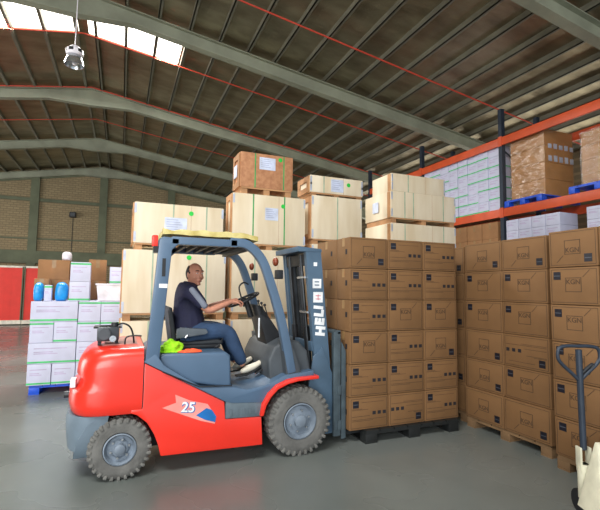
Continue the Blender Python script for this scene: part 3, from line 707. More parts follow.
# wheels
def wheel(cx, cz, R, wd, yo, s_, name, rimr, nn, lug):
    # yo = outer face y, s_ = -1 near side (outer face towards -y)
    yc = yo-s_*(-1)*0
    T = lambda o_: -s_*o_      # offset inwards
    prof = [(rimr, .03), (rimr+.012, .008), (R*.72, 0), (R*.89, .008), (R*.972, .026), (R*.975, wd-.026), (R*.88, wd-.008), (R*.72, wd), (rimr+.01, wd-.01), (rimr, wd-.03)]
    t = MB().lathe([(r, T(h)) for r, h in prof], (cx, yo, cz), 'y', 48)
    wr = MB()
    o = t.build(name, Mrubber, fk, smooth=True)
    m = MB(); N = lug
    for k in range(N):
        for half in (0, 1):
            a = (k+.5*half)*2*PI/N
            M = Matrix.Translation((cx, yo, cz))@Matrix.Rotation(-a, 4, 'Y')
            w0, w1 = (.004, wd*.48) if half == 0 else (wd*.52, wd-.004)
            ya, yb = sorted((T(w0), T(w1)))
            ang = PI/N*.85
            m.box(R*.94, R, ya, yb, -R*ang*.55, R*ang*.55, M)
            if half == 0: m.box(R*.86, R*.965, *sorted((T(-.002), T(.03))), -R*ang*.45, R*ang*.45, M)
    sub(m, 'tread', Mtread, o, .003)
    rim = MB().lathe([(r, T(h)) for r, h in ((rimr+.006, .004), (rimr-.004, .0), (rimr-.015, .02), (rimr*.82, .045), (rimr*.62, .045), (rimr*.5, .03), (rimr*.36, .03), (rimr*.34, -.005), (rimr*.2, -.012), (0.0001, -.012))], (cx, yo, cz), 'y', 40)
    ro = sub(rim, 'rim', Mrim, o, smooth=True)
    for k in range(nn):
        m = MB(); a = k*2*PI/nn+.3; x = cx+rimr*.6*math.cos(a); z = cz+rimr*.6*math.sin(a)
        m.cyl((x, yo+T(.045), z), (x, yo+T(.02), z), .011, 6)
        sub(m, 'wheel_nut', Mchrome, o)
    return o
wheel(1.66, .325, .325, .2, 3.95, -1, 'front_wheel', .165, 6, 32)
wheel(1.66, .325, .325, .2, 5.09, 1, 'front_wheel', .165, 6, 32)
wheel(.045, .252, .252, .17, 3.98, -1, 'rear_wheel', .125, 6, 28)
wheel(.045, .252, .252, .17, 5.06, 1, 'rear_wheel', .125, 6, 28)
part(MB().cyl((1.66, 4.1, .325), (1.66, 4.95, .325), .09), 'front_axle', Mdark, smooth=True)
part(MB().cyl((.045, 4.12, .25), (.045, 4.92, .25), .06), 'steer_axle', Mdark, smooth=True)
# overhead guard
def bez(pts, n=8):
    out_ = []
    for i in range(len(pts)-1):
        p0 = pts[max(i-1, 0)]; p1 = pts[i]; p2 = pts[i+1]; p3 = pts[min(i+2, len(pts)-1)]
        for k in range(n):
            t = k/n
            out_.append(tuple(.5*((2*p1[j])+(-p0[j]+p2[j])*t+(2*p0[j]-5*p1[j]+4*p2[j]-p3[j])*t*t+(-p0[j]+3*p1[j]-3*p2[j]+p3[j])*t**3) for j in range(len(p1))))
    return out_+[tuple(pts[-1])]
def ribbon(path, wd):
    L, R2 = [], []
    for i, p in enumerate(path):
        a = path[max(i-1, 0)]; b2 = path[min(i+1, len(path)-1)]
        d = Vector((b2[0]-a[0], b2[1]-a[1])).normalized(); nrm = Vector((-d.y, d.x))
        L.append((p[0]+nrm.x*wd/2, p[1]+nrm.y*wd/2)); R2.append((p[0]-nrm.x*wd/2, p[1]-nrm.y*wd/2))
    return L+R2[::-1]
front = bez([(.93, 2.035), (1.10, 2.02), (1.25, 1.88), (1.355, 1.62), (1.445, 1.34), (1.51, 1.08), (1.57, .79)], 6)
front_far = bez([(.98, 2.04), (1.16, 2.03), (1.31, 1.90), (1.425, 1.62), (1.50, 1.38), (1.575, 1.08), (1.63, .79)], 6)
for s_ in (0, 1):
    ya, yb = (YN-.01, YN+.06) if s_ == 0 else (YFAR-.06, YFAR+.01)
    rp = part(MB().prism([(q_[0]+.085*s_, q_[1]) for q_ in [(.215, .95), (.295, 2.03), (.33, 2.055), (.47, 2.045), (.47, 2.0), (.405, 1.94), (.33, .98)]], ya, yb), 'rear_pillar', Mblue, .01)
    if s_ == 0:
        sub(MB().box(.325, .355, ya-.002, ya, 1.70, 1.86), 'pillar_slot', Mdark, rp)
        sub(MB().box(.305, .375, ya-.003, ya, 1.60, 1.635), 'white_mark', Mwhite, rp)  # white label on the near rear pillar
    part(MB().prism(ribbon(front if s_ == 0 else front_far, .085), ya, yb), 'front_pillar', Mblue, .01)
    part(MB().box(.40, 1.0, ya, yb, 1.99, 2.06), 'roof_rail', Mblue, .006)
for k in range(7):
    x = .44+k*.105; part(MB().box(x, x+.03, YN+.06, YFAR-.06, 2.0, 2.045), 'roof_bar', Mdark, .004)
part(MB().box(.31, .37, YN+.06, YFAR-.06, 1.98, 2.05), 'rear_roof_bar', Mblue, .006)
part(MB().box(1.08, 1.15, YN+.06, YFAR-.06, 1.97, 2.03), 'front_roof_bar', Mdark, .006)
for ya, yb in ((YN+.0, YN+.16), (YFAR-.16, YFAR)): part(MB().prism([(1.47, 1.10), (1.56, 1.10), (1.68, .76), (1.52, .74)], ya, yb), 'pillar_base', Mcowl, .01)
# lamps
for yy, lx_ in ((YN+.05, -.03), (YFAR-.03, .02)):
    lm = part(MB().box(1.435+lx_, 1.50+lx_, yy-.045, yy+.045, 1.70, 1.79), 'headlight', Mdark, .01)
    sub(MB().box(1.50+lx_, 1.505+lx_, yy-.035, yy+.035, 1.71, 1.78), 'lens', Mwhitepl, lm)
    part(MB().ball((1.43+lx_, yy, 1.87), .03, .04, .045, 16), 'turn_signal', Mamber, smooth=True)
tl = part(MB().box(.235, .285, YN+.0, YN+.10, 1.965, 2.065), 'tail_lamp', Mredlamp, .01)
sub(MB().box(.25, .29, YN+.0, YN+.09, 1.915, 1.965), 'lamp_bracket', Mdark, tl)
# decals on the body
def flat(pts, y, t=.0015): return MB().prism(pts, y-t, y)
part(flat([(.37, .565), (.485, .60), (.475, .67), (.60, .61), (.76, .565), (.84, .45), (.83, .385), (.70, .425)], YN-.001), 'arrow_decal', Mdecal)
part(flat([(.66, .475), (.75, .53), (.80, .51), (.84, .45), (.832, .40), (.74, .43)], YN-.003), 'blue_decal', Mdecalb)
def lettering(txt, size, mt, loc, rot, parent, name='lettering', bold=.0):
    me = text_mesh(txt, size, mt, .0008, name, bold); o = bpy.data.objects.new(name, me); COL.objects.link(o); o.parent = parent
    off = Vector((0, 0, 0)); r = parent
    while r is not None: off += r.location; r = r.parent
    o.matrix_local = Matrix.Translation(Vector(loc)-off)@rot; return o
RXm = Matrix.Rotation(PI/2, 4, 'X')
lettering('25', .12, Mdecalb, (.595, YN-.0035, .545), Matrix.Rotation(.12, 4, 'Y')@RXm, fk, 'number_lettering', .006)
lettering('25', .12, Mwhite, (.59, YN-.005, .548), Matrix.Rotation(.12, 4, 'Y')@RXm, fk, 'number_lettering', .002)
# hood top device
dv = part(MB().box(-.18, .0, 4.2, 4.42, 1.12, 1.25), 'gas_regulator', Mgrime, .02)
sub(MB().cyl((-.12, 4.2, 1.19), (-.12, 4.16, 1.19), .05, 16), 'dial', Mcowl, dv)
sub(MB().cyl((-.04, 4.25, 1.25), (-.04, 4.25, 1.285), .03, 12), 'cap', Mdark, dv)
sub(MB().box(-.21, .02, 4.22, 4.40, 1.235, 1.25), 'bracket', Mdark, dv)
sub(MB().cyl((-.05, 4.19, 1.15), (-.05, 4.15, 1.15), .028, 12), 'valve', Mchrome, dv)
for xx in (-.16, -.02): sub(MB().box(xx-.015, xx+.015, 4.28, 4.34, 1.08, 1.125), 'foot', Mdark, dv)
sub(MB().tube(bez([(-.02, 4.26, 1.26), (.03, 4.25, 1.275), (.09, 4.25, 1.24), (.12, 4.26, 1.16), (.13, 4.28, 1.08)], 6), .008, 8), 'hose', Mdark, dv, smooth=True)
part(MB().tube(bez([(.05, 4.22, 1.09), (.06, 4.22, 1.15), (.12, 4.22, 1.165), (.19, 4.22, 1.16)], 5), .007, 8), 'lifting_handle', Mdark, smooth=True)
# seat
sx = part(MB().box(.52, .93, 4.27, 4.77, 1.02, 1.055), 'seat_base', Mdark, .015)
sc_ = part(MB().prism([(.52, 1.05), (.52, 1.10), (.62, 1.085), (.9, 1.10), (.955, 1.085), (.955, 1.05)], 4.28, 4.76), 'seat', Mseat, .02, segs=3)
part(MB().prism([(.47, 1.05), (.52, 1.05), (.46, 1.41), (.43, 1.42), (.42, 1.38)], 4.29, 4.75), 'backrest', Mseat, .02, segs=3)
for yy in (4.235, 4.74): part(MB().prism([(.50, 1.12), (.50, 1.21), (.54, 1.225), (.78, 1.205), (.80, 1.17), (.77, 1.155)], yy, yy+.05), 'hip_restraint', Mseatg, .012)
part(MB().cyl((.58, 4.225, 1.13), (.60, 4.225, 1.155), .012, 10), 'belt_buckle', Mchrome)
part(MB().tube([(.86, 4.2, 1.03), (.90, 4.19, 1.06), (.93, 4.18, 1.12)], .006, 6), 'seat_lever', Mdark)
# console, steering
part(MB().prism([(1.30, 1.44), (1.37, 1.42), (1.60, 1.10), (1.56, .98), (1.44, .98)], 4.33, 4.67), 'steering_console', Mdark, .015)
part(MB().prism([(1.38, .70), (1.36, .90), (1.42, 1.03), (1.56, 1.10), (1.68, 1.08), (1.78, .98), (1.82, .76), (1.6, .74)], YN+.10, YFAR-.10), 'front_cowl', Mcowl, .03, segs=3)
part(MB().cyl((1.30, 4.50, 1.30), (1.24, 4.50, 1.47), .03, 14), 'steering_column', Mdark, smooth=True)
part(MB().box(1.33, 1.345, 4.325, 4.329, 1.1, 1.3), 'console_label', Mwhite)
WC = Vector((1.215, 4.50, 1.485)); WU = Vector((.90, 0, .43)).normalized(); WV = Vector((0, 1, 0))
sw = part(MB().tube([WC+.17*(math.cos(a)*WU+math.sin(a)*WV) for a in [k*2*PI/36 for k in range(36)]], .012, 10, closed=True), 'steering_wheel', Mdark, smooth=True)
m = MB()
for a in (0, 2.1, 4.2): m.cyl(WC-Vector((0, 0, .01)), WC+.165*(math.cos(a)*WU+math.sin(a)*WV), .009, 8)
sub(m, 'spoke', Mdark, sw); sub(MB().ball(WC, .035, .035, .025), 'horn_button', Mdark, sw, smooth=True)
part(MB().tube(bez([(1.28, 4.72, 1.40), (1.24, 4.72, 1.52), (1.22, 4.72, 1.62), (1.27, 4.72, 1.67), (1.33, 4.74, 1.65)], 5), .009, 8), 'grab_handle', Mdark, smooth=True)
for k in range(3):
    yy = 4.36-.04*k*0+.0; x = 1.36+.035*k
    lv_ = part(MB().cyl((x, 4.31, 1.34-.02*k), (x-.05, 4.28, 1.47-.02*k), .006, 8), 'hydraulic_lever', Mdark)
    sub(MB().ball((x-.05, 4.28, 1.475-.02*k), .015), 'knob', Mdark, lv_, smooth=True)
pd = part(MB().prism([(1.30, .745), (1.42, .815), (1.43, .805), (1.31, .735)], 4.28, 4.42), 'pedal', Mdark, .002)
# mast (leans back)
LEAN = -.098
def mx(x, z): return x+LEAN*(z-1.0)
def mslab(x0, x1, y0, y1, z0, z1): return MB().prism([(mx(x0, z0), z0), (mx(x1, z0), z0), (mx(x1, z1), z1), (mx(x0, z1), z1)], y0, y1)
MY0, MY1 = 4.17, 4.87
for s_ in (0, 1):
    yo = MY0 if s_ == 0 else MY1; q = 1 if s_ == 0 else -1
    m = mslab(1.888, 2.062, *sorted((yo-q*.006, yo+q*.02)), .10, 2.02)
    for xa in (1.895, 2.03):
        ya, yb = sorted((yo+q*.021, yo+q*.075)); m.prism([(mx(xa, .1), .1), (mx(xa+.025, .1), .1), (mx(xa+.025, 2.02), 2.02), (mx(xa, 2.02), 2.02)], ya, yb)
    oc = part(m, 'outer_mast_channel', Mbluedk)
    if s_ == 0: near_ch = oc
    m = mslab(1.93, 2.03, *sorted((yo+q*.08, yo+q*.095)), .2, 2.0)
    for xa in (1.93, 2.012):
        ya, yb = sorted((yo+q*.08, yo+q*.14)); m.prism([(mx(xa, .2), .2), (mx(xa+.02, .2), .2), (mx(xa+.02, 2.0), 2.0), (mx(xa, 2.0), 2.0)], ya, yb)
    part(m, 'inner_mast_channel', Mgrime, .002)
    yy = yo+q*.18
    cy = part(MB().tube([(mx(1.90, .2), yy, .2), (mx(1.90, 1.2), yy, 1.2)], .034, 14), 'lift_cylinder', Mdark, smooth=True)
    sub(MB().tube([(mx(1.90, 1.2), yy, 1.2), (mx(1.90, 1.98), yy, 1.98)], .02, 12), 'piston_rod', Mgrime, cy, smooth=True)
    m = MB()
    for k in range(40): z = .5+k*.036; m.box(mx(1.97, z)-.006, mx(1.97, z)+.006, yo+q*.22-.014, yo+q*.22+.014, z, z+.028)
    part(m, 'lift_chain', Mgrime)
part(MB().prism([(mx(1.80, 2.0), 2.0), (mx(2.07, 2.0), 2.0), (mx(2.07, 2.03), 2.035), (mx(1.80, 2.05), 2.055)], MY0-.01, MY1+.01), 'mast_top_plate', Mbluedk, .004)
part(mslab(1.90, 1.94, MY0+.02, MY1-.02, 1.86, 1.98), 'mast_crossmember', Mdark, .003)
part(mslab(1.88, 1.92, MY0+.02, MY1-.02, .95, 1.05), 'mast_crossmember', Mbluedk, .003)
part(mslab(1.88, 1.96, MY0+.02, MY1-.02, .12, .28), 'mast_crossmember', Mbluedk, .003)
for k, yy in enumerate((4.30, 4.36)):
    part(MB().tube(bez([(mx(1.885, .6), yy, .6), (mx(1.88, 1.2), yy, 1.2), (mx(1.88, 1.85), yy, 1.85)], 4), .011, 8), 'hydraulic_hose', Mgrime if k == 0 else Mdark, smooth=True)
for z in (1.35, 1.72): part(mslab(1.865, 1.885, 4.2, 4.42, z, z+.02), 'hose_clamp', Mchrome)
# tilt cylinder and foot
part(MB().tube([(1.55, 4.25, .55), (mx(1.93, .62), 4.25, .62)], .03, 12), 'tilt_cylinder', Mdark, smooth=True)
part(MB().prism([(1.80, .30), (2.10, .25), (2.10, .72), (1.98, 1.0), (1.88, .9), (1.84, .7)], MY0-.025, MY0-.002), 'mast_bracket', Mbluedk, .006)
part(MB().prism([(1.80, .30), (2.10, .25), (2.10, .72), (1.98, 1.0), (1.88, .9), (1.84, .7)], MY1+.002, MY1+.025), 'mast_bracket', Mbluedk, .006)
# mast lettering, reads upwards
def mast_rot(): return Matrix.Rotation(-LEAN*-1*-1, 4, 'Y')@RXm@Matrix.Rotation(PI/2, 4, 'Z')
for t_, z, sz in (('H', 1.165, .135), ('E', 1.262, .135), ('L', 1.35, .135), ('I', 1.412, .135)):
    lettering(t_, sz, Mwhite, (mx(1.985, z), MY0-.0075, z), mast_rot(), near_ch, 'brand_lettering', .010)
def tile(z, s1, m_, dx=0): 
    x = mx(1.985, z); return MB().prism([(x-s1/2, z-s1/2), (x+s1/2, z-s1/2), (x+s1/2, z+s1/2), (x-s1/2, z+s1/2)], MY0-.008, MY0-.0062)
sub(tile(1.52, .11, Mwhite), 'character_tile', Mwhite, near_ch)
m = MB(); x = mx(1.985, 1.52)
for dz in (-.022, .012): m.box(x-.03, x+.03, MY0-.009, MY0-.008, 1.52+dz, 1.52+dz+.008)
m.box(x-.004, x+.004, MY0-.009, MY0-.008, 1.49, 1.55); sub(m, 'character_stroke', Mpinkred, near_ch)
sub(tile(1.665, .10, Mwhite), 'character_tile', Mwhite, near_ch)
m = MB(); x = mx(1.985, 1.665)
for dz in (-.022, .012): m.box(x-.026, x+.026, MY0-.009, MY0-.008, 1.665+dz, 1.665+dz+.012)
sub(m, 'character_stroke', Mbluedk, near_ch)
sub(tile(1.87, .04, Mwhite), 'small_label', Mwhite, near_ch)
# carriage, load backrest and forks
part(MB().box(2.145, 2.185, 4.1, 4.94, .14, .24), 'carriage', Mscuff, .005)
part(MB().box(2.145, 2.185, 4.1, 4.94, .50, .60), 'carriage', Mscuff, .005)
for yy in (4.11, 4.90): part(MB().box(2.10, 2.18, yy, yy+.03, .08, 1.16), 'load_backrest_side', Mscuff, .005)
for yy in (4.25, 4.40, 4.55, 4.70): part(MB().box(2.15, 2.175, yy, yy+.022, .6, 1.14), 'load_backrest_bar', Mscuff, .004)
part(MB().box(2.14, 2.18, 4.11, 4.93, 1.13, 1.17), 'load_backrest_top', Mscuff, .005)
for yy in (4.22, 4.66):
    part(MB().prism([(2.19, .045), (3.25, .055), (3.25, .065), (2.6, .085), (2.235, .088), (2.235, .9), (2.19, .95)] , yy, yy+.1), 'fork', Mgrime, .003)
part(MB().prism([(2.19, .05), (2.24, .05), (2.24, .95), (2.19, 1.05)], 4.105, 4.125), 'fork_guard', Mscuff, .004)

# yellow sheet over the guard
m = MB(); nx, ny = 26, 14; V = {}
def shh(i, j):
    x = .325+.875*i/nx; y = YN-.005+1.11*j/ny
    z = 2.075+.022*abs(noise.noise(Vector((x*6, y*6, 1))))-.02*max(0, (x-1.1)/.1)
    return x, y, z
vt = [shh(i, j) for i in range(nx+1) for j in range(ny+1)]; N1 = len(vt)
vt2 = [(x, y, z+.045+.02*noise.noise(Vector((x*11, y*9, 4)))) for x, y, z in vt]
f = []; W = ny+1
for i in range(nx):
    for j in range(ny):
        a = i*W+j; f.append((a, a+1, a+W+1, a+W)); f.append((a+N1, a+W+N1, a+W+1+N1, a+1+N1))
for i in range(nx):
    for a, bq in ((i*W, (i+1)*W), (i*W+ny, (i+1)*W+ny)): f.append((a, bq, bq+N1, a+N1))
for j in range(ny):
    for a, bq in ((j, j+1), (nx*W+j, nx*W+j+1)): f.append((a, bq, bq+N1, a+N1))
m._add(vt+vt2, f)
tag(m.build('roof_sheet', Myellow, smooth=True), 'stained yellow padded sheet lying on top of the forklift overhead guard', 'sheet')
# hi-vis vest and orange cloth beside the seat
def heap(c, rx, ry, rz_, mt, nm, label, cat, seed):
    def fn(p):
        k = 1+.45*noise.noise(Vector((p.x*22+seed, p.y*22, p.z*30)))
        return Vector((p.x*k, p.y*k, max(-.001, p.z*k)))
    return tag(MB().ball(c, rx, ry, rz_, 36, fn).build(nm, mt, smooth=True), label, cat)
heap((.44, 4.13, 1.022), .12, .07, .085, Mhivis, 'safety_vest', 'crumpled fluorescent green safety vest on the forklift hood beside the seat', 'vest', 2)
heap((.60, 4.065, 1.02), .10, .035, .03, Mhiorange, 'orange_cloth', 'crumpled orange cloth on the hood in front of the green vest', 'cloth', 8)

# ================================================================ DRIVER
def skin(nodes, edges, mt, name, sub_=2, root_i=0, extra=None, voxel=0, tempname='tmp'):
    me = bpy.data.meshes.new('sk'); me.from_pydata([n_[0] for n_ in nodes], edges, [])
    o = bpy.data.objects.new('sk', me); COL.objects.link(o)
    md = o.modifiers.new('s', 'SKIN'); md.use_smooth_shade = True
    for i, n_ in enumerate(nodes):
        r = n_[1]; r = (r, r) if not isinstance(r, tuple) else r
        me.skin_vertices[0].data[i].radius = r; me.skin_vertices[0].data[i].use_root = (i == root_i)
    s2 = o.modifiers.new('u', 'SUBSURF'); s2.levels = sub_; s2.render_levels = sub_
    dg = bpy.context.evaluated_depsgraph_get(); r_ = bpy.data.meshes.new_from_object(o.evaluated_get(dg)); bpy.data.objects.remove(o)
    return r_
def fuse(meshes, mt, name, voxel, smooth_it=2):
    bm = bmesh.new()
    for me in meshes: bm.from_mesh(me)
    me = bpy.data.meshes.new(name); bm.to_mesh(me); bm.free()
    o = bpy.data.objects.new('fz', me); COL.objects.link(o)
    if voxel:
        r = o.modifiers.new('r', 'REMESH'); r.mode = 'VOXEL'; r.voxel_size = voxel; r.use_smooth_shade = True
        s2 = o.modifiers.new('s', 'SMOOTH'); s2.iterations = smooth_it; s2.factor = .5
    dg = bpy.context.evaluated_depsgraph_get(); r_ = bpy.data.meshes.new_from_object(o.evaluated_get(dg)); bpy.data.objects.remove(o)
    r_.materials.clear(); r_.materials.append(mt); r_.name = name
    r_.polygons.foreach_set('use_smooth', [True]*len(r_.polygons)); return r_
dr = root('person', (.62, 4.5, 1.06), 'person in navy shirt and jeans driving the red forklift, looking towards the camera', 'person')
def dpart(me, name, parent=None):
    o = bpy.data.objects.new(name, me); COL.objects.link(o); o.parent = parent or dr
    o.location = -dr.location if parent is None else (0, 0, 0); return o
def hand(wr, dirv, palmn, thumb):
    # chains of a hand closing on the wheel rim: wr wrist, dirv towards the knuckles, palmn out of the palm, thumb sideways
    ms = []; side = dirv.cross(palmn).normalized()*thumb
    k0 = wr+dirv*.085
    ms.append(skin([(wr-dirv*.03, .024), (wr, (.022, .026)), (wr+dirv*.04, (.016, .038)), (wr+dirv*.08, (.013, .038))], [(0, 1), (1, 2), (2, 3)], None, 'h'))
    for i, (off, L) in enumerate(((.030, .036), (.010, .040), (-.010, .038), (-.029, .031))):
        b0 = wr+dirv*.05+side*off*.8; b1 = k0+side*off; b2 = b1+(dirv*.75+palmn*.65)*L; b3 = b2+(palmn*.95-dirv*.3)*L*.75; b4 = b3+(palmn*.3-dirv*.95)*L*.6
        ms.append(skin([(b0, .009), (b1, .0095), (b2, .0088), (b3, .008), (b4, .007)], [(0, 1), (1, 2), (2, 3), (3, 4)], None, 'f', 1))
    t0 = wr+dirv*.02+side*.015; t1 = wr+dirv*.045+side*.042+palmn*.012; t2 = t1+dirv*.026+side*.008+palmn*.018; t3 = t2+dirv*.016-side*.006+palmn*.018
    ms.append(skin([(t0, .012), (t1, .011), (t2, .0095), (t3, .008)], [(0, 1), (1, 2), (2, 3)], None, 't', 1))
    return ms
V3 = Vector
pel = V3((.625, 4.5, 1.165)); 
shR = V3((.625, 4.305, 1.575)); elR = V3((.80, 4.28, 1.375)); wrR = V3((1.045, 4.335, 1.47))
shL = V3((.625, 4.695, 1.575)); elL = V3((.80, 4.74, 1.37)); wrL = V3((1.045, 4.68, 1.455))
kR = V3((1.02, 4.37, 1.175)); aR = V3((1.19, 4.365, .80)); kL = V3((1.02, 4.63, 1.175)); aL = V3((1.17, 4.64, .80))
hR = V3((.665, 4.41, 1.165)); hL = V3((.665, 4.59, 1.165))
HC = V3((.69, 4.485, 1.738)); FA = math.radians(-64)
def headfn(p):
    q = p.copy(); zz = p.z/.118
    # p.x forward (face), p.y sideways
    if p.z < 0:
        q.x *= 1-.10*abs(zz); q.y *= 1-.28*abs(zz)**1.3
        if p.x > 0: q.x += .012*abs(zz)
    if p.x < 0: q.x *= 1.05
    if p.x > .05 and abs(p.y) > .018 and abs(p.y) < .055 and -.01 < p.z < .03: q.x -= .008   # sockets
    return q
HM = Matrix.Translation(HC)@Matrix.Rotation(FA, 4, 'Z')
def head_mesh(scale=1.0, only=None, r=(.098, .078, .118)):
    m = MB(); m.ball((0, 0, 0), r[0]*scale, r[1]*scale, r[2]*scale, 40, headfn)
    return m
m = head_mesh()
m.tube([(.088, 0, .022), (.104, 0, -.008), (.112, 0, -.022), (.094, 0, -.034)], [.008, .012, .015, .010], 10)   # nose
for s_ in (-1, 1):
    m.ball((-.002, s_*.078, -.005), .019, .009, .03, 14)      # ears
    m.ball((.084, s_*.032, .032), .012, .022, .008, 12)      # brows
    m.ball((.066, s_*.042, -.028), .02, .02, .022, 12)      # cheeks
m.ball((.084, 0, -.06), .014, .026, .008, 12); m.ball((.08, 0, -.072), .012, .022, .008, 12); m.ball((.072, 0, -.096), .018, .024, .017, 12)
m.bm.transform(HM); hm = m.mesh('h', Mskin)
torso = skin([(pel, (.13, .105)), (V3((.62, 4.5, 1.28)), (.125, .115)), (V3((.615, 4.5, 1.42)), (.115, .10)), (V3((.605, 4.5, 1.53)), (.10, .085)), (V3((.625, 4.5, 1.60)), .052), (V3((.655, 4.49, 1.67)), .05),
    (V3((.62, 4.40, 1.55)), .055), (shR, .046), (V3(shR.lerp(elR, .5)), .045), (elR, .038), (elR.lerp(wrR, .4), .036), (wrR, .024),
    (V3((.62, 4.60, 1.55)), .055), (shL, .046), (V3(shL.lerp(elL, .5)), .045), (elL, .038), (elL.lerp(wrL, .4), .036), (wrL, .024),
    (hR, .085), (hR.lerp(kR, .5), .078), (kR, .058), (kR.lerp(aR, .35), .054), (aR, .036),
    (hL, .085), (hL.lerp(kL, .5), .078), (kL, .058), (kL.lerp(aL, .35), .054), (aL, .036)],
    [(0,1),(1,2),(2,3),(3,4),(4,5),(3,6),(6,7),(7,8),(8,9),(9,10),(10,11),(3,12),(12,13),(13,14),(14,15),(15,16),(16,17),(0,18),(18,19),(19,20),(20,21),(21,22),(0,23),(23,24),(24,25),(25,26),(26,27)], None, 'b')
dR = (V3((1.155, 4.36, 1.475))-wrR).normalized(); dL = (V3((1.155, 4.65, 1.465))-wrL).normalized()
meshes = [torso, hm]+hand(wrR, dR, V3((.1, 0, -1)).normalized(), -1)+hand(wrL, dL, V3((.1, 0, -1)).normalized(), 1)
body_o = dpart(fuse(meshes, Mskin, 'body', .006), 'body')
# hair: thin cap over the back of the bald crown
m = MB(); m.ball((-.004, 0, .008), .101, .0815, .119, 40, headfn)
dl = [v for v in m.bm.verts if v.co.x > .028-.6*max(0, v.co.z-.03) or v.co.z < -.055 or v.co.z > .098]
bmesh.ops.delete(m.bm, geom=dl, context='VERTS'); 
bmesh.ops.solidify(m.bm, geom=m.bm.faces[:], thickness=.006)
m.bm.transform(HM); dpart(m.mesh('hair', Mhair, smooth=True), 'hair')
for s_ in (-1, 1):
    m = MB(); m.ball((.0885, s_*.031, .012), .006, .012, .006, 12)
    m.bm.transform(HM); dpart(m.mesh('eye', Meye, smooth=True), 'eye')
for s_ in (-1, 1):
    m = MB(); m.ball((.0935, s_*.031, .012), .003, .005, .005, 10)
    m.bm.transform(HM); dpart(m.mesh('pupil', Mpupil, smooth=True), 'pupil')
for s_ in (-1, 1):
    m = MB(); m.tube([(.092, s_*.014, .034), (.094, s_*.032, .040), (.082, s_*.05, .034)], .0045, 6)
    m.bm.transform(HM); dpart(m.mesh('eyebrow', Mhair, smooth=True), 'eyebrow')
m = MB(); m.ball((.0955, 0, -.066), .006, .022, .006, 12); m.bm.transform(HM); dpart(m.mesh('lips', Mlip, smooth=True), 'lips')
# shirt
sh_ = [(V3((.625, 4.5, 1.10)), .20), (V3((.655, 4.5, 1.24)), .19), (V3((.625, 4.5, 1.42)), .175), (V3((.625, 4.5, 1.55)), .125), (V3((.645, 4.495, 1.635)), .075),
       (V3((.62, 4.39, 1.57)), .105), (shR, .082), (shR.lerp(elR, .5), .062), (shR.lerp(elR, .82), .057),
       (V3((.62, 4.61, 1.57)), .105), (shL, .082), (shL.lerp(elL, .5), .059), (shL.lerp(elL, .82), .055)]
sm_ = skin(sh_, [(0,1),(1,2),(2,3),(3,4),(3,5),(5,6),(6,7),(7,8),(3,9),(9,10),(10,11),(11,12)], None, 's')
shirt = dpart(fuse([sm_], Mnavy, 'shirt', .007), 'shirt')
# grey stripes over shoulder and sleeve
for sh0, el0, s_ in ((shR, elR, -1), (shL, elL, 1)):
    sm_ = skin([(sh0+V3((-.01, s_*.034, .035)), .032), (sh0.lerp(el0, .35)+V3((.0, s_*.034, .012)), .036), (sh0.lerp(el0, .88)+V3((0, s_*.026, .006)), .036)], [(0, 1), (1, 2)], None, 'g')
    dpart(fuse([sm_], Mgreycloth, 'sleeve_panel', .007), 'sleeve_panel')
dpart((lambda mm: mm.mesh('collar', Mnavy, smooth=True))(MB().tube([(.655+.064*math.cos(a), 4.493+.062*math.sin(a), 1.645-.014*math.cos(a)) for a in [k*2*PI/20 for k in range(20)]], .013, 8, closed=True)), 'collar')
tr = [(V3((.645, 4.5, 1.15)), .13), (hR, .11), (hR.lerp(kR, .5), .105), (kR, .086), (kR.lerp(aR, .4), .078), (aR+V3((-.0, 0, .02)), .064), (hL, .11), (hL.lerp(kL, .5), .105), (kL, .086), (kL.lerp(aL, .4), .078), (aL+V3((0, 0, .02)), .064)]
sm_ = skin(tr, [(0,1),(1,2),(2,3),(3,4),(4,5),(0,6),(6,7),(7,8),(8,9),(9,10)], None, 't')
dpart(fuse([sm_], Mjeans, 'jeans', .008), 'jeans')
for a_ in (aR, aL):
    an = V3(a_)
    p0 = an+V3((-.045, 0, -.045)); p1 = an+V3((.03, 0, -.03)); p2 = an+V3((.12, 0, .005)); p3 = an+V3((.195, 0, .05))
    sm_ = skin([(an+V3((0, 0, .0)), .042), (p0, (.042, .036)), (p1, (.04, .045)), (p2, (.044, .033)), (p3, (.038, .024))], [(0, 2), (1, 2), (2, 3), (3, 4)], None, 'sh', 2, 2)
    so = dpart(fuse([sm_], Mshoe, 'shoe', .006), 'shoe')
    m = MB().prism([(p0.x-.03, p0.z-.045), (p1.x, p1.z-.055), (p2.x, p2.z-.045), (p3.x+.035, p3.z-.02), (p3.x+.03, p3.z-.006), (p2.x, p2.z-.03), (p1.x, p1.z-.04), (p0.x-.03, p0.z-.03)], an.y-.045, an.y+.045)
    sl = dpart(m.mesh('sole', Mdark, .004), 'sole', so); sl.location = (0, 0, 0)

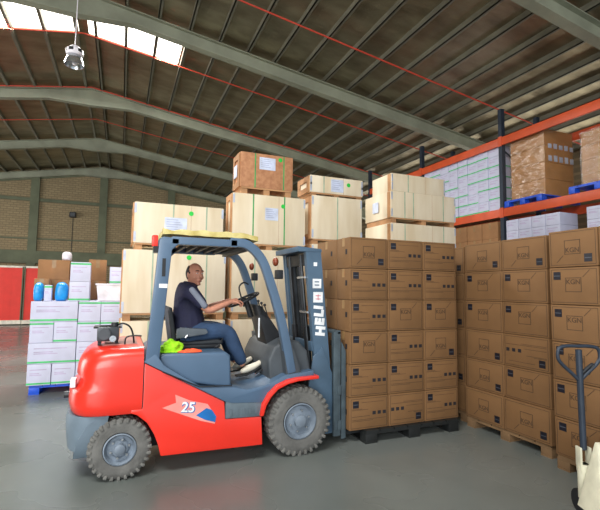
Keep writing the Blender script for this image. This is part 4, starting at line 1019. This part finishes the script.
# ================================================================ PALLET JACK
pj = root('pallet_jack', (3.1, 2.1, 0), 'cream hand pallet jack with dark loop handle at the right frame edge', 'pallet jack')
jx, jy = 3.14, 2.2
hl = MB().tube([(jx+.03, jy, .46), (jx+.018, jy, 1.18)], .022, 12).build('handle_shaft', Mpost, pj, smooth=True)
T1 = V3((jx+.018, jy, 1.21)); sdv = V3((R_.x, R_.y, 0))
def hp(s1, z): return T1+sdv*s1+V3((0, 0, z-1.2))
MB().tube(bez([hp(0, .94), hp(-.06, 1.0), hp(-.125, 1.06), hp(-.155, 1.11), hp(-.145, 1.175), hp(-.09, 1.195), hp(0, 1.195), hp(.09, 1.195), hp(.145, 1.175), hp(.155, 1.11), hp(.125, 1.06), hp(.06, 1.0), hp(0, .94)], 5), .013, 10).build('handle_loop', Mpost, pj, smooth=True)
MB().tube(bez([hp(.02, 1.0), hp(.09, 1.06), hp(.10, 1.05), hp(.06, .99)], 4), .012, 8).build('release_lever', Mdark, pj, smooth=True)
m = MB(); fw = V3((-sdv.y, sdv.x, 0))
M = Matrix.Translation((jx+.03, jy, 0))@Matrix.Rotation(-YAW, 4, 'Z')
for s_ in (-1, 1): m.box(s_*.035-.008, s_*.035+.008, -.03, .03, .34, .48, M)
m.box(-.04, .04, -.03, .03, .30, .36, M); m.build('handle_yoke', Mcream, pj, .006)
MB().tube([(jx+.03, jy, .12), (jx+.03, jy, .36)], .045, 16).build('pump', Mcream, pj, smooth=True)
for s_ in (-1, 1):
    m = MB(); c = M@V3((.05+s_*.05, .05, .08)); ax = (M.to_3x3()@V3((1, 0, 0)))
    m.cyl(c-ax*.025, c+ax*.025, .08, 20); m.build('steer_wheel', Mdark, pj, smooth=True)
# sloping body and forks run towards the camera's right
M2 = Matrix.Translation((jx+.03, jy, 0))@Matrix.Rotation(-YAW, 4, 'Z')
def q3(pts): return [M2@V3(p) for p in pts]
m = MB()
m.loft([q3([(-.10, -.06, .10), (.50, -.06, .10), (.50, -.34, .10), (-.10, -.34, .10)]), q3([(-.02, -.055, .33), (.48, -.055, .33), (.48, -.26, .25), (-.06, -.26, .25)]), q3([(.05, -.05, .53), (.44, -.05, .53), (.44, -.08, .52), (.05, -.08, .52)])])
m.build('body_plate', Mcream, pj, .006)
for x0 in (.0, .36):
    m = MB()
    m.loft([q3([(x0, -.05, .08), (x0+.16, -.05, .08), (x0+.16, -.05, .30), (x0, -.05, .30)]), q3([(x0, -.35, .06), (x0+.16, -.35, .06), (x0+.16, -.35, .12), (x0, -.35, .12)]), q3([(x0+.02, -1.15, .05), (x0+.14, -1.15, .05), (x0+.14, -1.15, .085), (x0+.02, -1.15, .085)])])
    fo = m.build('fork', Mcream, pj, .006)
    c = M2@V3((x0+.08, -1.0, .04)); ax = M2.to_3x3()@V3((1, 0, 0)); m = MB(); m.cyl(c-ax*.04, c+ax*.04, .039, 16); m.build('load_roller', Mdark, pj, smooth=True)
